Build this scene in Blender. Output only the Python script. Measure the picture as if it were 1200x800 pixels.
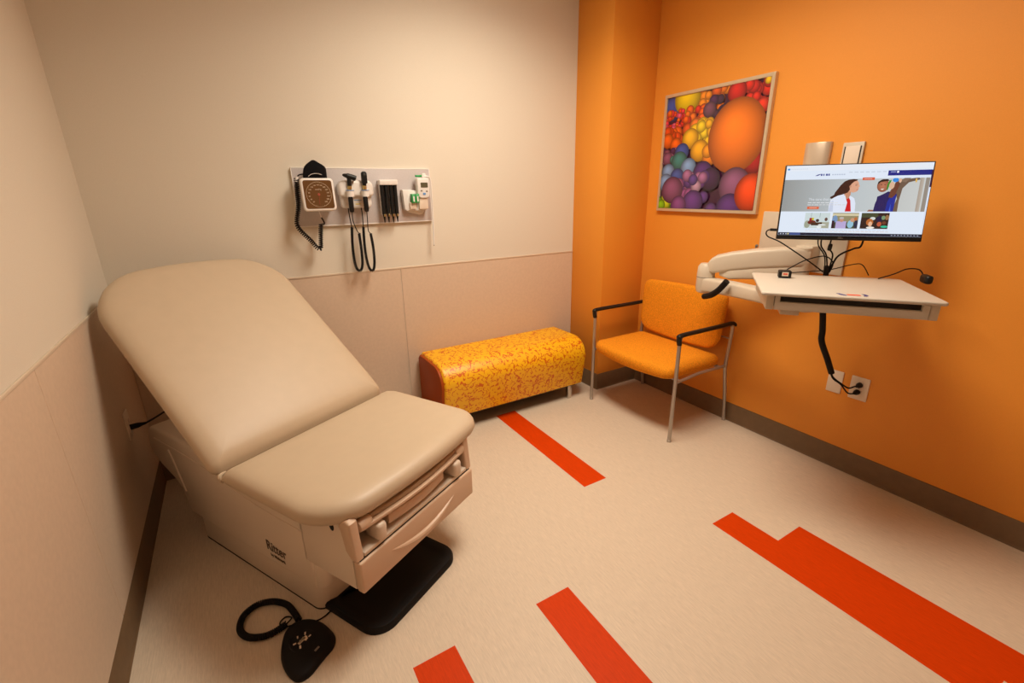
import bpy, bmesh, math, random
from mathutils import Vector, Matrix
random.seed(7)
PI = math.pi
C = bpy.context.scene.collection
sc = bpy.context.scene
for o in list(bpy.data.objects): bpy.data.objects.remove(o)

# ------------------------------------------------------------------ camera, light, exposure
YAW, PIT, ROL = 0.5393, -0.3177, -0.0143
CAM_H = 1.5
f_ = Vector((math.sin(YAW)*math.cos(PIT), math.cos(YAW)*math.cos(PIT), math.sin(PIT)))
r_ = Vector((math.cos(YAW), -math.sin(YAW), 0)); u_ = r_.cross(f_)
r2 = math.cos(ROL)*r_ + math.sin(ROL)*u_; u2 = -math.sin(ROL)*r_ + math.cos(ROL)*u_
cd = bpy.data.cameras.new('camera'); cam = bpy.data.objects.new('camera', cd); C.objects.link(cam)
M = Matrix((r2, u2, -f_)).transposed().to_4x4(); M.translation = (0, 0, CAM_H)
cam.matrix_world = M
cd.sensor_width = 36; cd.lens = 538.3*36/1200; cd.clip_start = .02
sc.camera = cam
sc.view_settings.view_transform = 'Standard'
try: sc.view_settings.look = 'None'
except Exception: pass
sc.view_settings.gamma = 1
sc.view_settings.use_curve_mapping = False
sc.view_settings.exposure = 0.0
world = bpy.data.worlds.new('world'); sc.world = world; world.use_nodes = True
world.node_tree.nodes['Background'].inputs[0].default_value = (1, .8, .6, 1)
world.node_tree.nodes['Background'].inputs[1].default_value = 0.05
LIGHT_COL = (1.0, .89, .73)
LIGHT_STR = 8.0
LX, LY = 1.30, 1.52
CEIL = 2.85
ld = bpy.data.lights.new('troffer_light', 'AREA'); ld.shape = 'RECTANGLE'; ld.size = .56; ld.size_y = 1.14; ld.energy = 35.5; ld.color = LIGHT_COL; ld.spread = math.radians(150)
lo = bpy.data.objects.new('troffer_light', ld); C.objects.link(lo); lo.location = (LX, LY, CEIL-.012)

# room numbers (metres)
XL, YB, XR, CX, CY, HR, HB, YF = -.541, 2.874, 2.691, 2.283, 2.520, 1.043, .124, -1.0

# ------------------------------------------------------------------ colours, materials
def lin(c):
    return tuple((x/255/12.92 if x/255 <= .04045 else ((x/255+.055)/1.055)**2.4) for x in c)
def newmat(name):
    m = bpy.data.materials.new(name); m.use_nodes = True
    return m, m.node_tree.nodes, m.node_tree.links, m.node_tree.nodes['Principled BSDF']
def mat(name, col, rough=.5, metal=0, noise=0, nscale=40, bump=0, coat=0, spec=None, stretch=None):
    m, N, L, b = newmat(name)
    b.inputs['Base Color'].default_value = (*col, 1)
    b.inputs['Roughness'].default_value = rough
    b.inputs['Metallic'].default_value = metal
    b.inputs['Coat Weight'].default_value = coat
    if spec is not None: b.inputs['Specular IOR Level'].default_value = spec
    tc = N.new('ShaderNodeTexCoord'); mp = N.new('ShaderNodeMapping')
    if stretch: mp.inputs['Scale'].default_value = stretch
    L.new(tc.outputs['Object'], mp.inputs[0])
    nz = N.new('ShaderNodeTexNoise'); nz.inputs['Scale'].default_value = nscale; nz.inputs['Detail'].default_value = 4
    L.new(mp.outputs[0], nz.inputs['Vector'])
    if noise:
        mx = N.new('ShaderNodeMix'); mx.data_type = 'RGBA'
        mx.inputs[6].default_value = (*[c*(1-noise) for c in col], 1)
        mx.inputs[7].default_value = (*[min(1, c*(1+noise)) for c in col], 1)
        mr = N.new('ShaderNodeMapRange'); mr.inputs[1].default_value = .33; mr.inputs[2].default_value = .67
        L.new(nz.outputs[0], mr.inputs[0]); L.new(mr.outputs[0], mx.inputs[0]); L.new(mx.outputs[2], b.inputs['Base Color'])
    if bump:
        bp = N.new('ShaderNodeBump'); bp.inputs['Strength'].default_value = bump; bp.inputs['Distance'].default_value = .002
        L.new(nz.outputs[0], bp.inputs['Height']); L.new(bp.outputs[0], b.inputs['Normal'])
    return m
def vcol_mat(name, rough=.5, emit=0, coat=0):
    m, N, L, b = newmat(name)
    a = N.new('ShaderNodeVertexColor'); a.layer_name = 'Col'
    if emit:
        b.inputs['Base Color'].default_value = (.01, .01, .012, 1)
        L.new(a.outputs[0], b.inputs['Emission Color']); b.inputs['Emission Strength'].default_value = emit
    else:
        L.new(a.outputs[0], b.inputs['Base Color'])
    b.inputs['Roughness'].default_value = rough; b.inputs['Coat Weight'].default_value = coat
    return m

WALL_BEIGE = (.71, .645, .54)
PANEL_BEIGE = (.66, .51, .385)
WALL_ORANGE = (.78, .285, .026)
Mt = {}
Mt['wall'] = mat('beige_wall_paint', WALL_BEIGE, .75, noise=.02, nscale=300, bump=.08)
Mt['panel'] = mat('beige_wall_panel', PANEL_BEIGE, .45, noise=.03, nscale=60, bump=.08)
Mt['trimb'] = mat('beige_panel_rail', (.68, .56, .43), .4)
Mt['orange'] = mat('orange_wall_paint', WALL_ORANGE, .6, noise=.02, nscale=250, bump=.1)
Mt['base'] = mat('grey_brown_rubber_base', (.165, .098, .048), .6, noise=.06, nscale=30)
Mt['ceiling'] = mat('ceiling_tile', (.75, .73, .70), .8, noise=.05, nscale=120)
Mt['door'] = mat('door_wood', (.30, .15, .07), .4, noise=.3, nscale=6, stretch=(8, 8, .6))
Mt['vinyl'] = mat('tan_vinyl', (.55, .43, .30), .46, noise=.015, nscale=18, bump=.05)
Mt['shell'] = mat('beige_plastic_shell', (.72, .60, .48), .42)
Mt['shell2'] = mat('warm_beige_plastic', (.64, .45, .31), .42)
Mt['roll'] = mat('brown_tan_vinyl', (.40, .27, .16), .5)
Mt['black'] = mat('black_rubber', (.007, .006, .006), .6, spec=.2)
Mt['blackg'] = mat('black_plastic', (.008, .008, .008), .42, spec=.3)
Mt['blackc'] = mat('black_cuff_fabric', (.004, .004, .005), .8, noise=.3, nscale=200, spec=.12)
Mt['white'] = mat('white_plastic', (.78, .74, .70), .35)
Mt['board'] = mat('pale_grey_laminate', (.53, .48, .47), .45, noise=.03, nscale=150)
Mt['boarde'] = mat('laminate_edge', (.82, .78, .74), .4)
Mt['chrome'] = mat('chrome', (.62, .58, .54), .25, metal=1)
Mt['steel'] = mat('satin_steel', (.55, .51, .47), .32, metal=1)
Mt['silverleg'] = mat('silver_painted_steel', (.42, .38, .34), .35, metal=.7)
Mt['chairfab'] = mat('orange_speckled_fabric', (.74, .26, .012), .9, spec=.15, noise=.2, nscale=150, bump=.25)
Mt['benchend'] = mat('rust_orange_vinyl', (.36, .060, .003), .5, spec=.2)
Mt['arm'] = mat('beige_painted_aluminium', (.60, .51, .40), .4)
Mt['tray'] = mat('pale_beige_tray', (.57, .51, .43), .42)
Mt['frame'] = mat('champagne_frame_metal', (.66, .52, .36), .35, metal=.45)
Mt['green'] = mat('green_plastic', (.01, .30, .06), .4)
Mt['red'] = mat('red_plastic', (.32, .05, .025), .5)
Mt['navy'] = mat('navy_print', (.03, .04, .20), .4)
Mt['redlabel'] = mat('red_print', (.75, .10, .05), .4)
Mt['outlet'] = mat('outlet_plastic', (.75, .62, .50), .35)
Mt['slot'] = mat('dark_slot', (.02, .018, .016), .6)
Mt['lcd'] = mat('grey_green_display', (.10, .09, .05), .2)
Mt['grey'] = mat('grey_print', (.22, .19, .16), .5)
Mt['logo'] = mat('dark_brown_print', (.07, .04, .025), .5)
Mt['dial'] = mat('dial_glass_reflection_brown', (.12, .052, .016), .12, coat=1)  # black dial; the brown room reflection in its glass is painted into the colour
Mt['dialp'] = mat('dial_marking_paint', (.50, .40, .28), .5)
Mt['blue'] = mat('blue_plastic', (.12, .30, .62), .4)
Mt['yellow'] = mat('yellow_print', (.75, .60, .05), .4)
Mt['steelcup'] = mat('brass_spring_clip', (.6, .48, .2), .3, metal=1)
Mt['brush'] = mat('brushed_beige_metal', (.60, .48, .36), .3, metal=.35)

# floor: fine linen streaks
def floor_mat(name, col, amp):
    m, N, L, b = newmat(name)
    tc = N.new('ShaderNodeTexCoord')
    def nz(scale, st, det=3):
        mp = N.new('ShaderNodeMapping'); mp.inputs['Scale'].default_value = st
        n = N.new('ShaderNodeTexNoise'); n.inputs['Scale'].default_value = scale; n.inputs['Detail'].default_value = det
        L.new(tc.outputs['Object'], mp.inputs[0]); L.new(mp.outputs[0], n.inputs['Vector']); return n.outputs[0]
    a = nz(14, (16, 1, 1)); c = nz(60, (6, .6, 1)); 
    ad = N.new('ShaderNodeMath'); ad.operation = 'ADD'; L.new(a, ad.inputs[0]); L.new(c, ad.inputs[1])
    mr = N.new('ShaderNodeMapRange'); mr.inputs[1].default_value = .7; mr.inputs[2].default_value = 1.3
    L.new(ad.outputs[0], mr.inputs[0])
    mx = N.new('ShaderNodeMix'); mx.data_type = 'RGBA'
    mx.inputs[6].default_value = (*[x*(1-amp) for x in col], 1); mx.inputs[7].default_value = (*[min(1, x*(1+amp*.7)) for x in col], 1)
    L.new(mr.outputs[0], mx.inputs[0]); L.new(mx.outputs[2], b.inputs['Base Color'])
    b.inputs['Roughness'].default_value = .5
    return m
Mt['floor'] = floor_mat('beige_linen_vinyl_plank', (.66, .545, .42), .11)
Mt['floor_o'] = floor_mat('orange_vinyl_plank', (.62, .047, .0), .12)
Mt['floor_o'].node_tree.nodes['Principled BSDF'].inputs['Specular IOR Level'].default_value = .12

# bench fabric: yellow with short rust squiggles
def bench_mat():
    m, N, L, b = newmat('yellow_squiggle_vinyl')
    tc = N.new('ShaderNodeTexCoord')
    nz = N.new('ShaderNodeTexNoise'); nz.inputs['Scale'].default_value = 22; nz.inputs['Detail'].default_value = 0
    L.new(tc.outputs['Object'], nz.inputs['Vector'])
    def math_(op, a, v=None, w=None):
        n = N.new('ShaderNodeMath'); n.operation = op
        if hasattr(a, 'links'): L.new(a, n.inputs[0])
        else: n.inputs[0].default_value = a
        if v is not None:
            if hasattr(v, 'links'): L.new(v, n.inputs[1])
            else: n.inputs[1].default_value = v
        return n.outputs[0]
    wv = N.new('ShaderNodeMix'); wv.data_type = 'RGBA'; wv.blend_type = 'ADD'; wv.inputs[0].default_value = .07
    L.new(tc.outputs['Object'], wv.inputs[6]); L.new(nz.outputs['Color'], wv.inputs[7])
    vo = N.new('ShaderNodeTexVoronoi'); vo.feature = 'DISTANCE_TO_EDGE'; vo.inputs['Scale'].default_value = 34
    L.new(wv.outputs[2], vo.inputs['Vector'])
    line = math_('LESS_THAN', vo.outputs['Distance'], .088)
    n2 = N.new('ShaderNodeTexNoise'); n2.inputs['Scale'].default_value = 44; n2.inputs['Detail'].default_value = 0
    mp = N.new('ShaderNodeMapping'); mp.inputs['Location'].default_value = (3.1, 1.7, 5.2)
    L.new(tc.outputs['Object'], mp.inputs[0]); L.new(mp.outputs[0], n2.inputs['Vector'])
    msk = math_('GREATER_THAN', n2.outputs[0], .47)
    fac = math_('MULTIPLY', line, msk)
    mx = N.new('ShaderNodeMix'); mx.data_type = 'RGBA'
    mx.inputs[6].default_value = (.88, .47, .006, 1); mx.inputs[7].default_value = (.66, .13, .004, 1)
    L.new(fac, mx.inputs[0]); L.new(mx.outputs[2], b.inputs['Base Color'])
    b.inputs['Roughness'].default_value = .42
    return m
Mt['benchfab'] = bench_mat()
Mt['print'] = vcol_mat('poster_print', .35, coat=.3)
Mt['screen'] = vcol_mat('screen_image', .25, emit=.95)
m, N, L, b = newmat('screen_text_glow'); b.inputs['Base Color'].default_value = (.02, .02, .02, 1); b.inputs['Emission Color'].default_value = (.75, .8, .85, 1); b.inputs['Emission Strength'].default_value = .9; Mt['screentext'] = m
m, N, L, b = newmat('light_diffuser'); b.inputs['Emission Color'].default_value = (*LIGHT_COL, 1); b.inputs['Emission Strength'].default_value = LIGHT_STR
b.inputs['Base Color'].default_value = (.8, .8, .8, 1); Mt['diffuser'] = m

# ------------------------------------------------------------------ helpers
def link(name, me, m, parent=None, smooth=35):
    for x in (m if isinstance(m, (list, tuple)) else [m]): me.materials.append(Mt[x] if isinstance(x, str) else x)
    if smooth:
        me.shade_smooth() if hasattr(me, 'shade_smooth') else None
        me.set_sharp_from_angle(angle=math.radians(smooth))
    o = bpy.data.objects.new(name, me); C.objects.link(o)
    if parent: o.parent = parent
    return o
def root_inv(parent):
    p = parent
    while p.parent: p = p.parent
    return p.matrix_basis.inverted()
def obj(name, bm, m, parent=None, smooth=35, world=False):
    bmesh.ops.recalc_face_normals(bm, faces=bm.faces)
    me = bpy.data.meshes.new(name); bm.to_mesh(me); bm.free()
    if world and parent: me.transform(root_inv(parent))
    return link(name, me, m, parent, smooth)
def tag(o, label=None, cat=None, group=None, kind=None):
    if label: o['label'] = label
    if cat: o['category'] = cat
    if group: o['group'] = group
    if kind: o['kind'] = kind
    return o
def thing(name, label, cat, loc=(0, 0, 0), rz=0, group=None):
    o = bpy.data.objects.new(name, None); C.objects.link(o); o.location = loc; o.rotation_euler = (0, 0, rz)
    o.empty_display_size = .05
    # matrix_basis is available at once
    return tag(o, label, cat, group)
def struct(name, bm, m, label=None):
    o = obj(name, bm, m, smooth=30); o['kind'] = 'structure'
    return o
def B(): return bmesh.new()
def box(bm, x0, x1, y0, y1, z0, z1, bev=0, seg=2, mi=0, mtx=None):
    vs = [bm.verts.new((x, y, z)) for x in (x0, x1) for y in (y0, y1) for z in (z0, z1)]
    fs = [bm.faces.new([vs[i] for i in q]) for q in ((0,1,3,2),(4,6,7,5),(0,4,5,1),(2,3,7,6),(0,2,6,4),(1,5,7,3))]
    es = list({e for f in fs for e in f.edges})
    geo = vs
    if bev:
        r = bmesh.ops.bevel(bm, geom=es, offset=bev, segments=seg, affect='EDGES', profile=.5)
        geo = list({v for v in r['verts']} | {v for v in vs if v.is_valid})
        fs = list({f for v in geo for f in v.link_faces})
    for f in fs: f.material_index = mi
    if mtx is not None: bmesh.ops.transform(bm, matrix=mtx, verts=[v for v in geo if v.is_valid])
    return bm
def prism(bm, pts, h0, h1, axis='z', bev=0, seg=2, mtx=None, vbev=0):
    """closed outline pts (a,b) extruded h0..h1 along axis"""
    def P(a, b, h): return {'z': (a, b, h), 'x': (h, a, b), 'y': (a, h, b)}[axis]
    v0 = [bm.verts.new(P(a, b, h0)) for a, b in pts]; v1 = [bm.verts.new(P(a, b, h1)) for a, b in pts]
    n = len(pts); f0 = bm.faces.new(v0); f1 = bm.faces.new(v1[::-1])
    for i in range(n): bm.faces.new((v0[i], v1[i], v1[(i+1) % n], v0[(i+1) % n]))
    geo = v0+v1
    bmesh.ops.recalc_face_normals(bm, faces=list({f for v in geo for f in v.link_faces}))
    if bev:
        es = list(f0.edges)+list(f1.edges)
        r = bmesh.ops.bevel(bm, geom=es, offset=bev, segments=seg, affect='EDGES', profile=.5)
        geo = list(set(r['verts']) | {v for v in geo if v.is_valid})
        geo = list({v for f in {f for v in geo for f in v.link_faces} for v in f.verts})
    if mtx is not None: bmesh.ops.transform(bm, matrix=mtx, verts=[v for v in geo if v.is_valid])
    return bm
def rrect(x0, x1, y0, y1, r, n=6):
    """rounded outline, r a number or 4 radii for (x1y0, x1y1, x0y1, x0y0)"""
    rs = r if isinstance(r, (list, tuple)) else [r]*4
    out = []
    for (cx, cy, sx, sy, a0), q in zip(((x1, y0, -1, 1, -90), (x1, y1, -1, -1, 0), (x0, y1, 1, -1, 90), (x0, y0, 1, 1, 180)), rs):
        for k in range(n+1):
            a = math.radians(a0+90*k/n); out.append((cx+sx*q+q*math.cos(a), cy+sy*q+q*math.sin(a)))
    return out
def subdiv(pts, m):
    out = []
    for i in range(len(pts)):
        a = pts[i]; c = pts[(i+1) % len(pts)]
        L_ = math.hypot(c[0]-a[0], c[1]-a[1]); k = max(1, int(L_/m))
        for j in range(k): out.append((a[0]+(c[0]-a[0])*j/k, a[1]+(c[1]-a[1])*j/k))
    return out
def pad(bm, pts, rings, crown=0, nfill=6, fn=None, back=True):
    """cushion: outline pts, rings [(inset, z)...] bottom to top; crowned top; fn maps (x,y,z)->(x,y,z)"""
    n = len(pts); cx = sum(p[0] for p in pts)/n; cy = sum(p[1] for p in pts)/n
    nr = []
    for i in range(n):
        a = pts[i-1]; c = pts[(i+1) % n]; dx, dy = c[0]-a[0], c[1]-a[1]; l = math.hypot(dx, dy) or 1
        nr.append((-dy/l, dx/l))
    ar = sum(pts[i][0]*pts[(i+1) % n][1]-pts[(i+1) % n][0]*pts[i][1] for i in range(n))
    sg = 1 if ar > 0 else -1
    fn = fn or (lambda x, y, z: (x, y, z))
    R_ = []
    for ins, z in rings: R_.append([bm.verts.new(fn(p[0]+sg*q[0]*ins, p[1]+sg*q[1]*ins, z)) for p, q in zip(pts, nr)])
    ins, z = rings[-1]
    last = [(p[0]+sg*q[0]*ins, p[1]+sg*q[1]*ins) for p, q in zip(pts, nr)]
    for k in range(1, nfill):
        t = 1-k/nfill
        R_.append([bm.verts.new(fn(cx+(p[0]-cx)*t, cy+(p[1]-cy)*t, z+crown*(1-t*t))) for p in last])
    cv = bm.verts.new(fn(cx, cy, z+crown))
    for a, c in zip(R_, R_[1:]):
        for i in range(n): bm.faces.new((a[i], a[(i+1) % n], c[(i+1) % n], c[i]))
    for i in range(n): bm.faces.new((R_[-1][i], R_[-1][(i+1) % n], cv))
    if back: bm.faces.new(R_[0][::-1])
    return bm
def outline_n(x0, x1, y0, y1, rs, ins, n=8, m=10):
    c = rrect(x0+ins, x1-ins, y0+ins, y1-ins, [max(q-ins, .002) for q in rs], n)
    out = []; L_ = n+1
    for k in range(4):
        seg = c[k*L_:(k+1)*L_]; out += seg; a = seg[-1]; b_ = c[((k+1)*L_) % len(c)]
        for j in range(1, m): out.append((a[0]+(b_[0]-a[0])*j/m, a[1]+(b_[1]-a[1])*j/m))
    return out
def pad_r(bm, x0, x1, y0, y1, rs, rings, crown=0, warp=None, fn=None, nfill=8):
    warp = warp or (lambda x, y: (x, y)); fn = fn or (lambda x, y, z: (x, y, z))
    R_ = []
    def ring(ins, z, t=1, zz=0):
        P = [(x, y) for x, y in outline_n(x0, x1, y0, y1, rs, ins)]
        cx, cy = (x0+x1)/2, (y0+y1)/2; hx, hy = (x1-x0)/2-ins, (y1-y0)/2-ins
        P = [warp(cx+(x-cx)*t, cy+(y-cy)*t) for x, y in P]
        return [bm.verts.new(fn(x, y, z+zz)) for x, y in P] if not zz else [bm.verts.new(fn(x, y, z+crown*max(0, 1-((x-cx)/hx)**2)*max(0, 1-((y-cy)/hy)**2))) for x, y in P]
    for ins, z in rings: R_.append(ring(ins, z))
    ins, z = rings[-1]
    for k in range(1, nfill): t = 1-k/nfill; R_.append(ring(ins, z, t, crown*(1-t*t)))
    wx, wy = warp((x0+x1)/2, (y0+y1)/2); cv = bm.verts.new(fn(wx, wy, z+crown)); n = len(R_[0])
    for a, c in zip(R_, R_[1:]):
        for i in range(n): bm.faces.new((a[i], a[(i+1) % n], c[(i+1) % n], c[i]))
    for i in range(n): bm.faces.new((R_[-1][i], R_[-1][(i+1) % n], cv))
    bm.faces.new(R_[0][::-1])
    return bm
def round_rings(h0, h1, r, n=6, top_only=False):
    """ring profile for a fully rounded edge from z h0 to h1"""
    out = []; hc = (h1-h0)/2
    for k in range(n+1):
        a = -PI/2+PI*k/n
        out.append((r*(1-math.cos(a)), (h0+h1)/2+hc*math.sin(a)))
    return out
def cat(pts, n=8, closed=False):
    P = [Vector(p) for p in pts]; out = []
    m = len(P)
    rng = range(m if closed else m-1)
    for i in rng:
        if closed: a, b, c, d = P[i-1], P[i], P[(i+1) % m], P[(i+2) % m]
        else: a, b, c, d = P[max(i-1, 0)], P[i], P[i+1], P[min(i+2, m-1)]
        for k in range(n):
            t = k/n
            out.append(.5*((2*b)+(c-a)*t+(2*a-5*b+4*c-d)*t*t+(3*b-a-3*c+d)*t**3))
    if not closed: out.append(P[-1])
    return out
def tube(bm, pts, r, seg=8, closed=False, caps=True, rfn=None, flat=1.0):
    P = [Vector(p) for p in pts]; n = len(P); rings = []
    up = None
    for i, p in enumerate(P):
        if closed: d = P[(i+1) % n]-P[i-1]
        else: d = P[min(i+1, n-1)]-P[max(i-1, 0)]
        d.normalize()
        if up is None:
            up = Vector((0, 0, 1)) if abs(d.z) < .9 else Vector((1, 0, 0))
        s = d.cross(up)
        if s.length < 1e-6: s = d.orthogonal()
        s.normalize(); up = s.cross(d).normalized()
        rr = rfn(i/(n-1 if n > 1 else 1)) if rfn else r
        rings.append([bm.verts.new(p+(s*math.cos(2*PI*k/seg)+up*math.sin(2*PI*k/seg)*flat)*rr) for k in range(seg)])
    rg = range(n if closed else n-1)
    for i in rg:
        a, c = rings[i], rings[(i+1) % n]
        for k in range(seg): bm.faces.new((a[k], a[(k+1) % seg], c[(k+1) % seg], c[k]))
    if caps and not closed: bm.faces.new(rings[0][::-1]); bm.faces.new(rings[-1])
    return bm
def coil(bm, pts, R_, r, pitch, seg=5, per=9):
    P = cat(pts, 12); L_ = [0]
    for a, c in zip(P, P[1:]): L_.append(L_[-1]+(c-a).length)
    T = L_[-1]; n = int(T/pitch*per); out = []; j = 0; up = Vector((0, 1, 0)); u0 = None
    for k in range(n+1):
        s = T*k/n
        while j < len(P)-2 and L_[j+1] < s: j += 1
        t = (s-L_[j])/max(1e-9, L_[j+1]-L_[j]); p = P[j].lerp(P[j+1], t); d = (P[j+1]-P[j]).normalized()
        if u0 is None: u0 = d.orthogonal().normalized()
        u0 = (u0-d*u0.dot(d)).normalized(); v0 = d.cross(u0)
        a = 2*PI*k/per
        out.append(p+(u0*math.cos(a)+v0*math.sin(a))*R_)
    return tube(bm, out, r, seg)
def lathe(bm, prof, mtx=None, seg=20):
    """prof [(r,z)] about z"""
    rings = [[bm.verts.new((r*math.cos(2*PI*k/seg), r*math.sin(2*PI*k/seg), z)) for k in range(seg)] for r, z in prof]
    for a, c in zip(rings, rings[1:]):
        for k in range(seg): bm.faces.new((a[k], a[(k+1) % seg], c[(k+1) % seg], c[k]))
    bm.faces.new(rings[0][::-1]); bm.faces.new(rings[-1])
    if mtx is not None: bmesh.ops.transform(bm, matrix=mtx, verts=[v for q in rings for v in q])
    return bm
def frame_mtx(p, x, y, z):
    m = Matrix((Vector(x), Vector(y), Vector(z))).transposed().to_4x4(); m.translation = Vector(p); return m
def axis_mtx(p, d):
    d = Vector(d).normalized(); x = d.orthogonal().normalized(); return frame_mtx(p, x, d.cross(x), d)
def text(name, body, size, mtx, m, parent, ext=.0004, align='CENTER', bold=0, spacing=1):
    cu = bpy.data.curves.new(name, 'FONT'); cu.body = body; cu.size = size; cu.extrude = ext; cu.align_x = align; cu.offset = bold
    cu.align_y = 'CENTER'; cu.space_character = spacing; cu.resolution_u = 3
    o = bpy.data.objects.new('tmp', cu); C.objects.link(o)
    dg = bpy.context.evaluated_depsgraph_get(); dg.update()
    me = bpy.data.meshes.new_from_object(o.evaluated_get(dg)); bpy.data.objects.remove(o)
    me.name = name; me.transform(mtx); me.materials.clear()
    return link(name, me, m, parent, 0)
class Canvas:
    """flat picture in a plane: layered coloured shapes in one mesh; (u,v) 0..1 from top left"""
    def __init__(s, w, h, step=.00004):
        s.w, s.h, s.step, s.k = w, h, step, 0; s.bm = B(); s.cl = s.bm.loops.layers.float_color.new('Col')
    def P(s, u, v): return (u*s.w-s.w/2, -s.k*s.step, s.h/2-v*s.h)
    def poly(s, pts, col, cols=None):
        s.k += 1
        vs = [s.bm.verts.new(s.P(*p)) for p in pts]; f = s.bm.faces.new(vs)
        for i, l in enumerate(f.loops): l[s.cl] = (*(cols[i] if cols else col), 1)
    def rect(s, u0, v0, u1, v1, col, col2=None):
        c2 = col2 or col; s.poly([(u0, v0), (u1, v0), (u1, v1), (u0, v1)], col, [col, c2, c2, col])
    def ell(s, u, v, ru, rv, col, col2=None, hu=0, hv=0, n=28, clip=True, rings=6):
        """ellipse, colour col at the highlight (u+hu,v+hv), col2 at the rim"""
        col2 = col2 or col; s.k += 1
        cv = s.bm.verts.new(s.P(u+hu*ru, v+hv*rv)); prev = None
        cc = lambda t: tuple(a+(b_-a)*t for a, b_ in zip(col, col2))
        cl = lambda p: (min(1, max(0, p[0])), min(1, max(0, p[1]))) if clip else p
        for q in range(1, rings+1):
            t = q/rings
            ring = [s.bm.verts.new(s.P(*cl((u+hu*ru*(1-t)+ru*t*math.cos(2*PI*i/n), v+hv*rv*(1-t)+rv*t*math.sin(2*PI*i/n))))) for i in range(n)]
            for i in range(n):
                if prev is None: f = s.bm.faces.new((cv, ring[i], ring[(i+1) % n])); cs = (0, t, t)
                else: f = s.bm.faces.new((prev[i], ring[i], ring[(i+1) % n], prev[(i+1) % n])); cs = (t-1/rings, t, t, t-1/rings)
                for l, k_ in zip(f.loops, cs): l[s.cl] = (*cc(k_**1.5), 1)
            prev = ring
    def finish(s, name, m, parent, mtx):
        me = bpy.data.meshes.new(name); s.bm.to_mesh(me); s.bm.free(); me.transform(mtx)
        return link(name, me, m, parent, 0)

# ------------------------------------------------------------------ room
xs = [XL-.0, .275, .427, .76, .913, 1.385, 1.537, 1.711, 1.863, 1.880, 2.035, XR]
ys = [YF, -.09, .1, .10, .19, .205, .825, 1.05, 1.12, 1.13, 1.587, 2.546, YB]
ys = sorted(set(ys))
strips = [(1.385, 1.537, 1.587, 2.546), (1.711, 1.863, .10, 1.05), (1.880, 2.035, -.09, .825), (.76, .913, .19, 1.12), (.275, .427, .205, 1.13)]
# second column of planks meets the first: no gap
strips[2] = (1.863, 2.035, -.09, .825); xs.remove(1.880)
bm = B()
for i in range(len(xs)-1):
    for j in range(len(ys)-1):
        vs = [bm.verts.new(p) for p in ((xs[i], ys[j], 0), (xs[i+1], ys[j], 0), (xs[i+1], ys[j+1], 0), (xs[i], ys[j+1], 0))]
        f = bm.faces.new(vs); mx_, my = (xs[i]+xs[i+1])/2, (ys[j]+ys[j+1])/2
        if any(a < mx_ < c and d < my < e for a, c, d, e in strips): f.material_index = 1
bmesh.ops.remove_doubles(bm, verts=bm.verts, dist=1e-5)
# slab underneath
box(bm, XL-.1, XR+.1, YF-.1, YB+.1, -.1, -.002)
struct('floor', bm, ['floor', 'floor_o'])
bm = B(); box(bm, XL-.1, XR+.1, YF-.1, YB+.1, CEIL, CEIL+.1); struct('ceiling', bm, 'ceiling')
bm = B(); box(bm, XL-.1, XL, YF-.1, YB+.1, -.1, CEIL); struct('wall_left', bm, 'wall')
bm = B(); box(bm, XL, CX+.05, YB, YB+.1, 0, CEIL); struct('wall_back', bm, 'wall')
bm = B(); box(bm, XR, XR+.1, YF-.1, YB+.1, -.1, CEIL); struct('wall_right', bm, 'orange')
bm = B(); box(bm, CX, XR, CY, YB+.1, 0, CEIL, bev=.004, seg=2); struct('wall_corner', bm, 'orange')
bm = B(); box(bm, XL, XR, YF-.1, YF, 0, CEIL); struct('wall_front', bm, 'wall')
bm = B(); box(bm, .15, 1.1, YF, YF+.04, 0, 2.1, bev=.003); d = struct('door_1', bm, 'door')
# wainscot sheets with seams and top rail
PT = .004
bm = B()
for x0, x1 in ((XL+.004, -.003), (.0, .897), (.900, CX-.001)): box(bm, x0, x1, YB-PT, YB, HB-.01, HR-.006, bev=.0012, seg=1)
struct('trim_1', bm, 'panel')
bm = B()
for y0, y1 in ((YF, .517), (.520, 1.738), (1.741, YB-.004)): box(bm, XL, XL+PT, y0, y1, HB-.01, HR-.006, bev=.0012, seg=1)
struct('trim_2', bm, 'panel')
bm = B(); box(bm, XL+.003, CX-.001, YB-.007, YB, HR-.007, HR+.004, bev=.002, seg=2); struct('trim_3', bm, 'trimb')
bm = B(); box(bm, XL, XL+.007, YF, YB, HR-.007, HR+.004, bev=.002, seg=2); struct('trim_4', bm, 'trimb')
# cove base
def cove(name, p, q, nrm):
    p, q, n_ = Vector((*p, 0)), Vector((*q, 0)), Vector((*nrm, 0)); bm = B(); prof = [(0, .0), (.014, .0), (.010, .006), (.008, .015), (.007, HB-.006), (.004, HB), (0, HB)]
    a = [bm.verts.new(p+n_*x+Vector((0, 0, z))) for x, z in prof]; c = [bm.verts.new(q+n_*x+Vector((0, 0, z))) for x, z in prof]
    for i in range(len(prof)): bm.faces.new((a[i], a[(i+1) % len(prof)], c[(i+1) % len(prof)], c[i]))
    bm.faces.new(a[::-1]); bm.faces.new(c); struct(name, bm, 'base')
cove('baseboard_left', (XL, YF), (XL, YB), (1, 0))
cove('baseboard_back', (XL, YB), (CX, YB), (0, -1))
cove('baseboard_corner_side', (CX, CY-.008), (CX, YB), (-1, 0))
cove('baseboard_corner_front', (CX-.008, CY), (XR, CY), (0, -1))
cove('baseboard_right', (XR, YF), (XR, CY), (-1, 0))

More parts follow.
